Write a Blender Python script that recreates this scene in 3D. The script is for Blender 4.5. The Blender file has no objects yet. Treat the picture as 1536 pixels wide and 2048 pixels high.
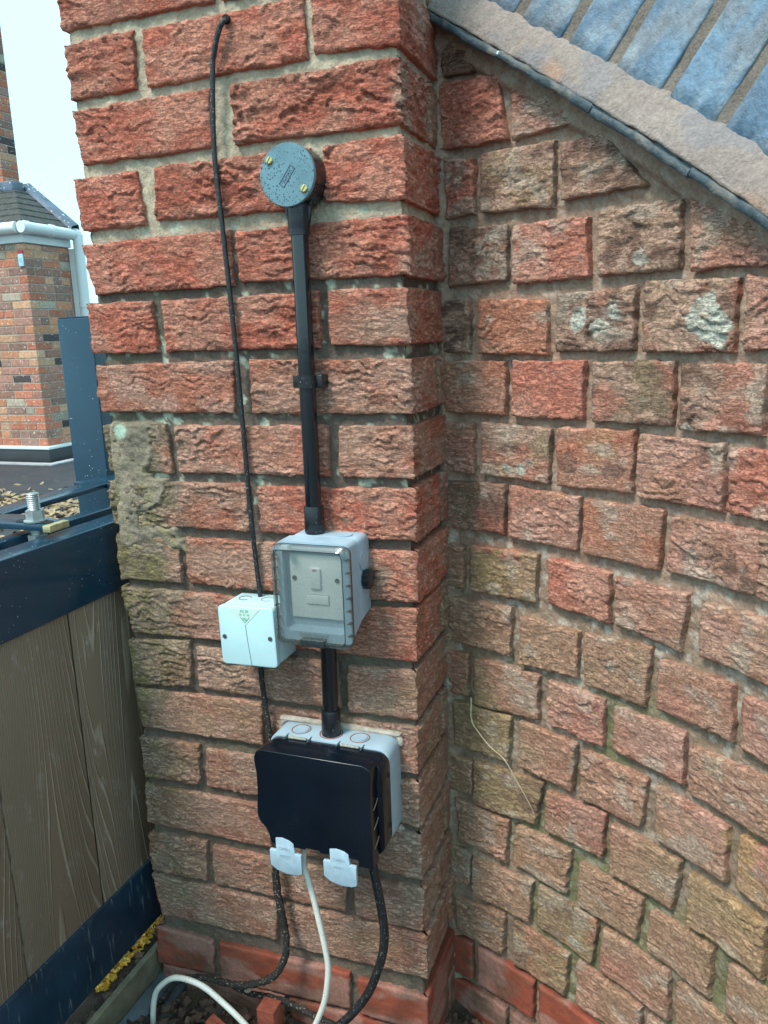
import bpy, bmesh, math, random
import numpy as np
from mathutils import Vector, Matrix
S = bpy.context.scene
COL = S.collection
R = math.radians

# ------------------------------------------------------------ camera, sky, sun, exposure
cam = bpy.data.cameras.new('camera'); camo = bpy.data.objects.new('camera', cam); COL.objects.link(camo)
cam.sensor_fit = 'VERTICAL'; cam.sensor_height = 24.0; cam.sensor_width = 18.0
cam.lens = 1615.81177/2048*24.0
cam.clip_start = 0.02; cam.clip_end = 400
rt = Vector((0.93847311, 0.34365844, -0.03416269)); up = Vector((-0.04228842, 0.21252933, 0.9762392)); fw = Vector((-0.34275342, 0.91472955, -0.21398583))
m = Matrix((rt, up, -fw)).transposed().to_4x4(); m.translation = (0.737541941, -0.895893688, 0.232816397)
camo.matrix_world = m
S.camera = camo
S.view_settings.view_transform = 'Standard'; S.view_settings.look = 'None'
S.view_settings.exposure = 1.52; S.view_settings.gamma = 1.0
S.view_settings.use_curve_mapping = False
SUN_EL, SUN_AZ = R(56), R(208)   # azimuth clockwise from +Y
world = bpy.data.worlds.new('World'); S.world = world; world.use_nodes = True
nt = world.node_tree; nt.nodes.clear()
sky = nt.nodes.new('ShaderNodeTexSky'); sky.sky_type = 'NISHITA'; sky.sun_disc = False
sky.sun_elevation = SUN_EL; sky.sun_rotation = SUN_AZ; sky.air_density = 1.2; sky.dust_density = 2.0
tc = nt.nodes.new('ShaderNodeTexCoord'); nz = nt.nodes.new('ShaderNodeTexNoise'); nz.inputs['Scale'].default_value = 2.2; nz.inputs['Detail'].default_value = 5
cr = nt.nodes.new('ShaderNodeValToRGB'); cr.color_ramp.elements[0].position = .35; cr.color_ramp.elements[1].position = .7
cr.color_ramp.elements[0].color = (2.9, 5.1, 5.8, 1); cr.color_ramp.elements[1].color = (3.3, 5.5, 6.1, 1)
mx = nt.nodes.new('ShaderNodeMix'); mx.data_type = 'RGBA'; mx.inputs[0].default_value = .86
bg = nt.nodes.new('ShaderNodeBackground'); bg.inputs['Strength'].default_value = 0.1
ow = nt.nodes.new('ShaderNodeOutputWorld'); L = nt.links.new
L(tc.outputs['Generated'], nz.inputs['Vector']); L(nz.outputs['Fac'], cr.inputs['Fac'])
L(sky.outputs['Color'], mx.inputs[6]); L(cr.outputs['Color'], mx.inputs[7]); L(mx.outputs[2], bg.inputs['Color']); L(bg.outputs[0], ow.inputs['Surface'])
sun = bpy.data.lights.new('sun', 'SUN'); sun.energy = 1.3; sun.angle = R(16); sun.color = (1.0, .92, .82)
so = bpy.data.objects.new('sun', sun); COL.objects.link(so)
sd = Vector((math.sin(SUN_AZ)*math.cos(SUN_EL), math.cos(SUN_AZ)*math.cos(SUN_EL), math.sin(SUN_EL)))
so.rotation_euler = sd.to_track_quat('Z', 'Y').to_euler(); so.location = (0, 0, 6)

# ------------------------------------------------------------ numpy noise
def _h(ix, iy, s):
    h = (ix*374761393 + iy*668265263 + s*1274126177) & 0xffffffff
    h = ((h ^ (h >> 13))*1274126177) & 0xffffffff
    h = h ^ (h >> 16)
    return (h & 0xffffff)/16777215.0
def vn(x, y, s=0):
    x = np.asarray(x, float); y = np.asarray(y, float)
    ix = np.floor(x).astype(np.int64); iy = np.floor(y).astype(np.int64)
    fx = x-ix; fy = y-iy; fx = fx*fx*(3-2*fx); fy = fy*fy*(3-2*fy)
    a = _h(ix, iy, s); b = _h(ix+1, iy, s); c = _h(ix, iy+1, s); d = _h(ix+1, iy+1, s)
    return (a+(b-a)*fx)*(1-fy)+(c+(d-c)*fx)*fy
def fbm(x, y, s=0, o=3):
    r = 0; a = .5; t = 0
    for i in range(o):
        r = r+a*vn(x, y, s+i*17); t += a; a *= .5; x = x*2.03+11.3; y = y*2.03+5.1
    return r/t
def sm(e0, e1, x):
    t = np.clip((x-e0)/(e1-e0), 0, 1); return t*t*(3-2*t)

# ------------------------------------------------------------ materials
MAT = {}
def mat(name, base=(.5, .5, .5), rough=.6, metal=0., var=.15, nscale=8., bump=.0, bscale=60., attr=None, spec=.5, coat=0., fleck=None, trans=0., alpha=1., detail=6):
    if name in MAT: return MAT[name]
    m = bpy.data.materials.new(name); m.use_nodes = True; n = m.node_tree; nd = n.nodes; lk = n.links.new
    b = nd['Principled BSDF']; b.inputs['Roughness'].default_value = rough; b.inputs['Metallic'].default_value = metal
    b.inputs['Specular IOR Level'].default_value = spec; b.inputs['Coat Weight'].default_value = coat
    tcn = nd.new('ShaderNodeTexCoord'); no = nd.new('ShaderNodeTexNoise'); no.inputs['Scale'].default_value = nscale; no.inputs['Detail'].default_value = detail
    lk(tcn.outputs['Object'], no.inputs['Vector'])
    if attr:
        at = nd.new('ShaderNodeAttribute'); at.attribute_name = attr; src = at.outputs['Color']
    else:
        rg = nd.new('ShaderNodeRGB'); rg.outputs[0].default_value = (*base, 1); src = rg.outputs[0]
    mr = nd.new('ShaderNodeMapRange'); mr.inputs['From Min'].default_value = .25; mr.inputs['From Max'].default_value = .75
    mr.inputs['To Min'].default_value = 1-var; mr.inputs['To Max'].default_value = 1+var
    lk(no.outputs['Fac'], mr.inputs['Value'])
    vm = nd.new('ShaderNodeVectorMath'); vm.operation = 'SCALE'; lk(src, vm.inputs[0]); lk(mr.outputs[0], vm.inputs['Scale'])
    out = vm.outputs[0]
    if fleck:
        fc, fs, ft = fleck[:3]; vo = nd.new('ShaderNodeTexVoronoi'); vo.inputs['Scale'].default_value = fs; lk(tcn.outputs['Object'], vo.inputs['Vector'])
        wn = nd.new('ShaderNodeTexWhiteNoise'); lk(vo.outputs['Color'], wn.inputs['Vector'])
        th = nd.new('ShaderNodeMath'); th.operation = 'MULTIPLY'; th.inputs[1].default_value = ft; lk(wn.outputs['Value'], th.inputs[0])
        lt = nd.new('ShaderNodeMath'); lt.operation = 'LESS_THAN'; lk(vo.outputs['Distance'], lt.inputs[0]); lk(th.outputs[0], lt.inputs[1])
        n2 = nd.new('ShaderNodeTexNoise'); n2.inputs['Scale'].default_value = nscale*1.7; lk(tcn.outputs['Object'], n2.inputs['Vector'])
        g = nd.new('ShaderNodeMapRange'); g.inputs['From Min'].default_value = .45; g.inputs['From Max'].default_value = .6; lk(n2.outputs['Fac'], g.inputs['Value'])
        mu = nd.new('ShaderNodeMath'); mu.operation = 'MULTIPLY'; lk(lt.outputs[0], mu.inputs[0]); lk(g.outputs[0], mu.inputs[1])
        mi = nd.new('ShaderNodeMix'); mi.data_type = 'RGBA'; lk(mu.outputs[0], mi.inputs[0]); lk(out, mi.inputs[6]); mi.inputs[7].default_value = (*fc, 1); out = mi.outputs[2]
    lk(out, b.inputs['Base Color'])
    rr = nd.new('ShaderNodeMapRange'); rr.inputs['To Min'].default_value = max(0, rough-.1); rr.inputs['To Max'].default_value = min(1, rough+.1); lk(no.outputs['Fac'], rr.inputs['Value']); lk(rr.outputs[0], b.inputs['Roughness'])
    if bump:
        nb = nd.new('ShaderNodeTexNoise'); nb.inputs['Scale'].default_value = bscale; nb.inputs['Detail'].default_value = 5; nb.inputs['Roughness'].default_value = .65; lk(tcn.outputs['Object'], nb.inputs['Vector'])
        bp = nd.new('ShaderNodeBump'); bp.inputs['Strength'].default_value = 1; bp.inputs['Distance'].default_value = bump; lk(nb.outputs['Fac'], bp.inputs['Height']); lk(bp.outputs[0], b.inputs['Normal'])
    if trans: b.inputs['Transmission Weight'].default_value = trans
    if alpha < 1: b.inputs['Alpha'].default_value = alpha
    MAT[name] = m; return m

M_brick = mat('rustic_brick', attr='tone', rough=.93, var=.30, nscale=420, bump=.0012, bscale=520, spec=.2, detail=3)
def crinkle(m, vec, dist, lo=.0):
    n = m.node_tree; nd = n.nodes; lk = n.links.new; b = nd['Principled BSDF']; old = b.inputs['Normal'].links[0].from_node
    ge = nd.new('ShaderNodeNewGeometry'); mp = nd.new('ShaderNodeMapping'); mp.inputs['Scale'].default_value = vec; lk(ge.outputs['Position'], mp.inputs[0])
    no = nd.new('ShaderNodeTexNoise'); no.inputs['Scale'].default_value = 1; no.inputs['Detail'].default_value = 6; no.inputs['Roughness'].default_value = .62; no.inputs['Distortion'].default_value = .9; lk(mp.outputs[0], no.inputs['Vector'])
    s1 = nd.new('ShaderNodeMath'); s1.operation = 'SUBTRACT'; s1.inputs[1].default_value = .5; lk(no.outputs['Fac'], s1.inputs[0])
    s2 = nd.new('ShaderNodeMath'); s2.operation = 'ABSOLUTE'; lk(s1.outputs[0], s2.inputs[0])
    mr = nd.new('ShaderNodeMapRange'); mr.inputs['From Max'].default_value = .055; mr.interpolation_type = 'SMOOTHSTEP'; lk(s2.outputs[0], mr.inputs['Value'])
    ad = nd.new('ShaderNodeMath'); ad.operation = 'MULTIPLY_ADD'; ad.inputs[1].default_value = 1.2; lk(no.outputs['Fac'], ad.inputs[0]); lk(mr.outputs[0], ad.inputs[2])
    bp = nd.new('ShaderNodeBump'); bp.inputs['Distance'].default_value = dist; lk(ad.outputs[0], bp.inputs['Height']); lk(old.outputs[0], bp.inputs['Normal']); lk(bp.outputs[0], b.inputs['Normal'])
crinkle(M_brick, (66, 66, 250), .0010)
M_mortar = mat('mortar', attr='tone', rough=.95, var=.22, nscale=300, bump=.0026, bscale=330, spec=.15, detail=5)
M_plinth = mat('smooth_red_brick', attr='tone', rough=.75, var=.16, nscale=300, bump=.0004, bscale=500, spec=.3)
M_blueb = mat('blue_engineering_brick', attr='tone', rough=.5, var=.34, nscale=120, bump=.0016, bscale=240, spec=.55)
M_black = mat('black_plastic', (.012, .014, .018), .28, var=.3, nscale=30, bump=.0002, bscale=300, spec=.5, fleck=((.25, .24, .22), 300, .22))
M_blackg = mat('gloss_black_plastic', (.003, .007, .014), .24, var=.25, nscale=14, bump=.00015, bscale=90, spec=.5, fleck=((.3, .3, .3), 520, .10))
M_pipe = mat('gloss_black_conduit', (.005, .008, .012), .13, var=.25, nscale=20, bump=.0001, bscale=60, spec=.6, coat=.3, fleck=((.3, .3, .3), 500, .1))
M_cable = mat('black_cable_sheath', (.015, .017, .02), .45, var=.5, nscale=120, bump=.0004, bscale=260, fleck=((.32, .30, .27), 520, .38))
M_cabled = mat('dirty_black_cable_sheath', (.02, .018, .016), .8, var=.6, nscale=160, bump=.0015, bscale=260, fleck=((.30, .26, .2), 420, .5))
M_wcable = mat('white_cable_sheath', (.72, .72, .66), .45, var=.08, nscale=60, bump=.0001, bscale=120, fleck=((.22, .17, .12), 330, .3))
M_grey = mat('light_grey_plastic', (.35, .47, .56), .5, var=.14, nscale=28, bump=.00015, bscale=700, spec=.4, fleck=((.25, .24, .23), 420, .16))
M_tab = mat('pale_grey_latch_plastic', (.38, .52, .62), .5, var=.12, nscale=90, bump=.0003, bscale=500, fleck=((.28, .26, .24), 600, .33))
M_white = mat('white_plastic', (.50, .73, .78), .42, var=.07, nscale=22, bump=.0001, bscale=300)
M_cream = mat('white_accessory_plastic', (.80, .80, .78), .4, var=.03, nscale=30)
M_steel = mat('zinc_plated_steel', (.45, .50, .50), .42, metal=.75, var=.25, nscale=90, bump=.0004, bscale=220)
M_screw = mat('dull_steel', (.30, .30, .28), .4, metal=.9, var=.3, nscale=200)
M_brass = mat('brass', (.72, .55, .22), .32, metal=.85, var=.15, nscale=120)
M_yzinc = mat('yellow_zinc', (.55, .47, .26), .45, metal=.6, var=.3, nscale=120, bump=.0003, bscale=200)
M_lead = mat('lead_flashing', (.11, .14, .19), .45, metal=.2, var=.5, nscale=9, bump=.004, bscale=12, fleck=((.6, .65, .7), 30, .35))
M_upvc = mat('white_upvc', (.70, .74, .74), .35, var=.04, nscale=5)
M_hbrick = mat('old_house_brick', attr='tone', rough=.9, var=.3, nscale=45, bump=.002, bscale=90, spec=.2, fleck=((.62, .6, .52), 28, .36))
M_hmort = mat('old_house_mortar', (.36, .29, .23), .95, var=.35, nscale=20, bump=.003, bscale=70)
M_rooft = mat('weathered_roof_tile', (.062, .064, .060), .9, var=.5, nscale=25, bump=.004, bscale=60)
M_text = mat('green_print', (.05, .42, .28), .6, var=.02)
M_red = mat('red_print', (.5, .05, .09), .6, var=.02)
M_stick = mat('pale_sticker', (.62, .78, .72), .45, var=.03)
M_sil = mat('dirty_silicone', (.42, .36, .30), .6, var=.35, nscale=120, bump=.001, bscale=150)
M_line = mat('dark_hairline', (.05, .09, .09), .8, var=.05)
M_twig = mat('dry_stem', (.45, .38, .27), .8, var=.2, nscale=80)
M_edge = mat('olive_edging', (.19, .165, .11), .7, var=.35, nscale=50, bump=.001, bscale=120)
M_slab = mat('wet_grey_sheet', (.10, .12, .14), .3, var=.6, nscale=14, bump=.001, bscale=40)
M_stone = mat('dark_stone', (.11, .09, .08), .9, var=.4, nscale=60, bump=.003, bscale=90)
M_frag = mat('broken_brick', (.30, .075, .045), .9, var=.35, nscale=60, bump=.002, bscale=140)

def lid_mat():
    # wet black lid: pale sky sheen painted into the base colour, dark water beads
    m = mat('wet_round_lid', (.115, .225, .275), .30, var=.22, nscale=45, spec=.8)
    n = m.node_tree; nd = n.nodes; lk = n.links.new; b = nd['Principled BSDF']
    tcn = nd.new('ShaderNodeTexCoord'); src = b.inputs['Base Color'].links[0].from_socket
    vo = nd.new('ShaderNodeTexVoronoi'); vo.inputs['Scale'].default_value = 460; lk(tcn.outputs['Object'], vo.inputs['Vector'])
    no = nd.new('ShaderNodeTexNoise'); no.inputs['Scale'].default_value = 45; lk(tcn.outputs['Object'], no.inputs['Vector'])
    wn = nd.new('ShaderNodeTexWhiteNoise'); lk(vo.outputs['Color'], wn.inputs['Vector'])
    a = nd.new('ShaderNodeMath'); a.operation = 'MULTIPLY'; a.inputs[1].default_value = .8; lk(wn.outputs['Value'], a.inputs[0])
    a2 = nd.new('ShaderNodeMath'); a2.operation = 'MULTIPLY'; lk(a.outputs[0], a2.inputs[0]); lk(no.outputs['Fac'], a2.inputs[1])
    lt = nd.new('ShaderNodeMath'); lt.operation = 'LESS_THAN'; lk(vo.outputs['Distance'], lt.inputs[0]); lk(a2.outputs[0], lt.inputs[1])
    mi = nd.new('ShaderNodeMix'); mi.data_type = 'RGBA'; lk(lt.outputs[0], mi.inputs[0]); lk(src, mi.inputs[6]); mi.inputs[7].default_value = (.02, .035, .045, 1)
    lk(mi.outputs[2], b.inputs['Base Color'])
    bp = nd.new('ShaderNodeBump'); bp.inputs['Distance'].default_value = .0006; lk(lt.outputs[0], bp.inputs['Height']); lk(bp.outputs[0], b.inputs['Normal'])
    return m
M_lid = lid_mat()

def navy_mat():
    m = mat('navy_painted_steel', (.012, .045, .08), .24, var=.2, nscale=12, bump=.00025, bscale=35, spec=.5, fleck=((.38, .45, .50), 170, .17))
    return m
M_navy = navy_mat()
def bottom_navy():
    m = mat('weathered_navy_steel', (.010, .034, .062), .42, var=.35, nscale=22, bump=.0004, bscale=60)
    n = m.node_tree; nd = n.nodes; lk = n.links.new; b = nd['Principled BSDF']; src = b.inputs['Base Color'].links[0].from_socket
    tcn = nd.new('ShaderNodeTexCoord'); mp = nd.new('ShaderNodeMapping'); mp.inputs['Scale'].default_value = (120, 260, 26); lk(tcn.outputs['Object'], mp.inputs[0])
    no = nd.new('ShaderNodeTexNoise'); no.inputs['Scale'].default_value = 1; no.inputs['Detail'].default_value = 3; lk(mp.outputs[0], no.inputs['Vector'])
    mr = nd.new('ShaderNodeMapRange'); mr.inputs['From Min'].default_value = .62; mr.inputs['From Max'].default_value = .74; mr.inputs['To Max'].default_value = .55; lk(no.outputs['Fac'], mr.inputs['Value'])
    mi = nd.new('ShaderNodeMix'); mi.data_type = 'RGBA'; lk(mr.outputs[0], mi.inputs[0]); lk(src, mi.inputs[6]); mi.inputs[7].default_value = (.28, .30, .30, 1); lk(mi.outputs[2], b.inputs['Base Color'])
    return m
M_navy2 = bottom_navy()

def wood_mat():
    m = bpy.data.materials.new('embossed_composite_board'); m.use_nodes = True; n = m.node_tree; nd = n.nodes; lk = n.links.new; b = nd['Principled BSDF']
    tcn = nd.new('ShaderNodeTexCoord'); oi = nd.new('ShaderNodeObjectInfo')
    mp = nd.new('ShaderNodeMapping'); mp.inputs['Scale'].default_value = (1, 9, .8); lk(tcn.outputs['Object'], mp.inputs[0])
    ad = nd.new('ShaderNodeVectorMath'); ad.operation = 'ADD'; sc = nd.new('ShaderNodeVectorMath'); sc.operation = 'SCALE'; sc.inputs[0].default_value = (37, 0, 0); lk(oi.outputs['Random'], sc.inputs['Scale'])
    lk(mp.outputs[0], ad.inputs[0]); lk(sc.outputs[0], ad.inputs[1])
    no = nd.new('ShaderNodeTexNoise'); no.inputs['Scale'].default_value = 1; no.inputs['Detail'].default_value = 1.3; no.inputs['Roughness'].default_value = .35; lk(ad.outputs[0], no.inputs['Vector'])
    mp2 = nd.new('ShaderNodeMapping'); mp2.inputs['Scale'].default_value = (1, 60, 5); lk(tcn.outputs['Object'], mp2.inputs[0])
    n2 = nd.new('ShaderNodeTexNoise'); n2.inputs['Scale'].default_value = 1; n2.inputs['Detail'].default_value = 2; lk(mp2.outputs[0], n2.inputs['Vector'])
    mu = nd.new('ShaderNodeMath'); mu.operation = 'MULTIPLY_ADD'; mu.inputs[1].default_value = 240; lk(no.outputs['Fac'], mu.inputs[0])
    m3 = nd.new('ShaderNodeMath'); m3.operation = 'MULTIPLY'; m3.inputs[1].default_value = 3.0; lk(n2.outputs['Fac'], m3.inputs[0]); sx = nd.new('ShaderNodeSeparateXYZ'); lk(tcn.outputs['Object'], sx.inputs[0]); m4 = nd.new('ShaderNodeMath'); m4.operation = 'MULTIPLY_ADD'; m4.inputs[1].default_value = 1050; lk(sx.outputs['Y'], m4.inputs[0]); lk(m3.outputs[0], m4.inputs[2]); lk(m4.outputs[0], mu.inputs[2])
    sn = nd.new('ShaderNodeMath'); sn.operation = 'SINE'; lk(mu.outputs[0], sn.inputs[0])
    mr = nd.new('ShaderNodeMapRange'); mr.inputs['From Min'].default_value = .55; mr.inputs['From Max'].default_value = 1.0; lk(sn.outputs[0], mr.inputs['Value'])
    fb = nd.new('ShaderNodeTexNoise'); fb.inputs['Scale'].default_value = 7; fb.inputs['Detail'].default_value = 6; lk(tcn.outputs['Object'], fb.inputs['Vector'])
    fr = nd.new('ShaderNodeMapRange'); fr.inputs['From Min'].default_value = .3; fr.inputs['From Max'].default_value = .7; fr.inputs['To Min'].default_value = .25; fr.inputs['To Max'].default_value = .95; lk(fb.outputs['Fac'], fr.inputs['Value'])
    mm = nd.new('ShaderNodeMath'); mm.operation = 'MULTIPLY'; lk(mr.outputs[0], mm.inputs[0]); lk(fr.outputs[0], mm.inputs[1])
    mi = nd.new('ShaderNodeMix'); mi.data_type = 'RGBA'; mi.inputs[6].default_value = (.22, .145, .095, 1); mi.inputs[7].default_value = (.46, .36, .27, 1); lk(mm.outputs[0], mi.inputs[0])
    # chalky scuffs
    mp3 = nd.new('ShaderNodeMapping'); mp3.inputs['Scale'].default_value = (1, 55, 30); mp3.inputs['Rotation'].default_value = (R(25), 0, 0); lk(tcn.outputs['Object'], mp3.inputs[0])
    n3 = nd.new('ShaderNodeTexNoise'); n3.inputs['Scale'].default_value = 1; n3.inputs['Detail'].default_value = 6; n3.inputs['Roughness'].default_value = .75; lk(mp3.outputs[0], n3.inputs['Vector'])
    n4 = nd.new('ShaderNodeTexNoise'); n4.inputs['Scale'].default_value = 9; lk(tcn.outputs['Object'], n4.inputs['Vector'])
    s3 = nd.new('ShaderNodeMapRange'); s3.inputs['From Min'].default_value = .54; s3.inputs['From Max'].default_value = .66; lk(n3.outputs['Fac'], s3.inputs['Value'])
    s4 = nd.new('ShaderNodeMapRange'); s4.inputs['From Min'].default_value = .44; s4.inputs['From Max'].default_value = .60; s4.inputs['To Max'].default_value = .6; lk(n4.outputs['Fac'], s4.inputs['Value'])
    mk_ = nd.new('ShaderNodeMath'); mk_.operation = 'MULTIPLY'; lk(s3.outputs[0], mk_.inputs[0]); lk(s4.outputs[0], mk_.inputs[1])
    mi2 = nd.new('ShaderNodeMix'); mi2.data_type = 'RGBA'; lk(mk_.outputs[0], mi2.inputs[0]); lk(mi.outputs[2], mi2.inputs[6]); mi2.inputs[7].default_value = (.42, .40, .36, 1)
    lk(mi2.outputs[2], b.inputs['Base Color']); b.inputs['Roughness'].default_value = .8
    bp = nd.new('ShaderNodeBump'); bp.inputs['Distance'].default_value = .0016; lk(mr.outputs[0], bp.inputs['Height']); lk(bp.outputs[0], b.inputs['Normal'])
    return m
M_wood = wood_mat()

def ground_mat(name, c1, c2, sc, bump, rough, fleck=None):
    m = mat(name, c1, rough, var=.35, nscale=sc, bump=bump, bscale=sc*3, fleck=fleck)
    n = m.node_tree; nd = n.nodes; lk = n.links.new; b = nd['Principled BSDF']; src = b.inputs['Base Color'].links[0].from_socket
    tcn = nd.new('ShaderNodeTexCoord'); no = nd.new('ShaderNodeTexNoise'); no.inputs['Scale'].default_value = sc*.12; no.inputs['Detail'].default_value = 8; lk(tcn.outputs['Object'], no.inputs['Vector'])
    mr = nd.new('ShaderNodeMapRange'); mr.inputs['From Min'].default_value = .42; mr.inputs['From Max'].default_value = .62; lk(no.outputs['Fac'], mr.inputs['Value'])
    mi = nd.new('ShaderNodeMix'); mi.data_type = 'RGBA'; lk(mr.outputs[0], mi.inputs[0]); lk(src, mi.inputs[6]); mi.inputs[7].default_value = (*c2, 1); lk(mi.outputs[2], b.inputs['Base Color'])
    return m
M_tarmac = ground_mat('wet_tarmac', (.030, .035, .045), (.045, .045, .05), 30, .002, .6, ((.20, .15, .10), 9, .2))
M_soil = ground_mat('damp_soil', (.075, .05, .035), (.11, .075, .05), 60, .006, .95)

def smoke_mat():
    # clear smoky cover: real glass-like shell with a grey tint
    m = bpy.data.materials.new('smoky_clear_plastic'); m.use_nodes = True; n = m.node_tree; nd = n.nodes; lk = n.links.new; nd.remove(nd['Principled BSDF'])
    out = nd['Material Output']; tr = nd.new('ShaderNodeBsdfTransparent'); gl = nd.new('ShaderNodeBsdfGlossy'); fr = nd.new('ShaderNodeFresnel'); ms = nd.new('ShaderNodeMixShader')
    tcn = nd.new('ShaderNodeTexCoord'); no = nd.new('ShaderNodeTexNoise'); no.inputs['Scale'].default_value = 60; no.inputs['Detail'].default_value = 6; lk(tcn.outputs['Object'], no.inputs['Vector'])
    mi = nd.new('ShaderNodeMix'); mi.data_type = 'RGBA'; lk(no.outputs['Fac'], mi.inputs[0]); mi.inputs[6].default_value = (.62, .67, .67, 1); mi.inputs[7].default_value = (.70, .74, .73, 1); lk(mi.outputs[2], tr.inputs['Color'])
    gl.inputs['Roughness'].default_value = .12; fr.inputs['IOR'].default_value = 1.5
    mp = nd.new('ShaderNodeMath'); mp.operation = 'MULTIPLY'; mp.inputs[1].default_value = 1.0; lk(fr.outputs[0], mp.inputs[0])
    df = nd.new('ShaderNodeBsdfDiffuse'); df.inputs['Color'].default_value = (.45, .47, .44, 1); m2 = nd.new('ShaderNodeMixShader')
    ng = nd.new('ShaderNodeTexNoise'); ng.inputs['Scale'].default_value = 420; ng.inputs['Detail'].default_value = 2; lk(tcn.outputs['Object'], ng.inputs['Vector'])
    gr = nd.new('ShaderNodeMapRange'); gr.inputs['From Min'].default_value = .5; gr.inputs['From Max'].default_value = .8; gr.inputs['To Min'].default_value = .10; gr.inputs['To Max'].default_value = .30; lk(ng.outputs['Fac'], gr.inputs['Value'])
    lw = nd.new('ShaderNodeLayerWeight'); lw.inputs['Blend'].default_value = .25; mq = nd.new('ShaderNodeMapRange'); mq.inputs['To Min'].default_value = .05; mq.inputs['To Max'].default_value = .5; lk(lw.outputs['Facing'], mq.inputs['Value']); lk(mq.outputs[0], ms.inputs[0]); lk(tr.outputs[0], ms.inputs[1]); lk(gl.outputs[0], ms.inputs[2])
    lk(gr.outputs[0], m2.inputs[0]); lk(ms.outputs[0], m2.inputs[1]); lk(df.outputs[0], m2.inputs[2]); lk(m2.outputs[0], out.inputs['Surface'])
    return m
M_smoke = smoke_mat()

# ------------------------------------------------------------ object helpers
def link(o, parent=None):
    COL.objects.link(o)
    if parent is not None:
        o.parent = parent
        p = Vector((0, 0, 0)); q = parent
        while q is not None: p += q.location; q = q.parent
        o.location = o.location - p
    return o
def tag(o, label=None, cat=None, group=None, kind=None):
    if label: o['label'] = label
    if cat: o['category'] = cat
    if group: o['group'] = group
    if kind: o['kind'] = kind
    return o
def thing(name, loc, label, cat, group=None):
    o = bpy.data.objects.new(name, None); o.empty_display_size = .02; o.location = loc; COL.objects.link(o)
    return tag(o, label, cat, group)
def arr(name, V, Fq, mt, parent=None, tone=None, smooth=True, origin=None):
    V = np.asarray(V, np.float64); org = V.mean(0) if origin is None else np.asarray(origin, float)
    me = bpy.data.meshes.new(name); Fq = np.asarray(Fq, np.int32); k = Fq.shape[1]
    me.vertices.add(len(V)); me.vertices.foreach_set('co', V.astype(np.float32).ravel())
    me.loops.add(Fq.size); me.loops.foreach_set('vertex_index', Fq.ravel())
    me.polygons.add(len(Fq)); me.polygons.foreach_set('loop_start', np.arange(0, Fq.size, k, dtype=np.int32)); me.polygons.foreach_set('loop_total', np.full(len(Fq), k, np.int32))
    me.update(calc_edges=True)
    if smooth: me.polygons.foreach_set('use_smooth', np.ones(len(Fq), bool))
    if tone is not None:
        a = me.color_attributes.new('tone', 'FLOAT_COLOR', 'POINT'); t = np.ones((len(V), 4), np.float32); t[:, :3] = np.clip(tone, 0.003, .95); a.data.foreach_set('color', t.ravel())
    me.materials.append(mt); o = bpy.data.objects.new(name, me)
    return link(o, parent)
def fin(bm, name, mt, parent=None, smooth=False, tone=None):
    bmesh.ops.recalc_face_normals(bm, faces=bm.faces[:])
    me = bpy.data.meshes.new(name); bm.to_mesh(me); bm.free(); me.materials.append(mt)
    if smooth:
        me.polygons.foreach_set('use_smooth', np.ones(len(me.polygons), bool))
        try: me.set_sharp_from_angle(angle=R(38))
        except Exception: pass
    if tone is not None:
        a = me.color_attributes.new('tone', 'FLOAT_COLOR', 'POINT')
        a.data.foreach_set('color', np.tile(np.array([*tone, 1], np.float32), len(me.vertices)))
    return link(bpy.data.objects.new(name, me), parent)
def bevel(bm, off, seg=3, ang=25):
    es = [e for e in bm.edges if len(e.link_faces) == 2 and e.calc_face_angle(0) > R(ang)]
    bmesh.ops.bevel(bm, geom=es, offset=off, segments=seg, profile=.5, affect='EDGES', clamp_overlap=True)
def boxbm(x0, x1, y0, y1, z0, z1, bev=0, seg=3, bm=None):
    b = bmesh.new(); bmesh.ops.create_cube(b, size=1)
    for v in b.verts: v.co = Vector((x0+(v.co.x+.5)*(x1-x0), y0+(v.co.y+.5)*(y1-y0), z0+(v.co.z+.5)*(z1-z0)))
    if bev: bevel(b, bev, seg)
    return b
def box(name, x0, x1, y0, y1, z0, z1, mt, parent=None, bev=0, seg=3, tone=None):
    return fin(boxbm(x0, x1, y0, y1, z0, z1, bev, seg), name, mt, parent, smooth=bev > 0, tone=tone)
def prism(name, pts, y0, y1, mt, parent=None, bev=0, seg=2, fn=None, smooth=True):
    """closed outline pts (x,z) extruded from y0 (front) to y1"""
    b = bmesh.new(); a = [b.verts.new((x, y0, z)) for x, z in pts]; c = [b.verts.new((x, y1, z)) for x, z in pts]
    b.faces.new(a); b.faces.new(c[::-1]); n = len(pts)
    for i in range(n): b.faces.new((a[i], a[(i+1) % n], c[(i+1) % n], c[i]))
    bmesh.ops.recalc_face_normals(b, faces=b.faces[:])
    if bev: bevel(b, bev, seg, 35)
    if fn:
        for v in b.verts: v.co = fn(v.co)
    return fin(b, name, mt, parent, smooth=smooth)
def rrect(x0, x1, z0, z1, r, n=5):
    P = []
    for cx_, cz_, a0 in ((x1-r, z1-r, 0), (x0+r, z1-r, 90), (x0+r, z0+r, 180), (x1-r, z0+r, 270)):
        for i in range(n+1):
            a = R(a0+90*i/n); P.append((cx_+r*math.cos(a), cz_+r*math.sin(a)))
    return P
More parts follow.
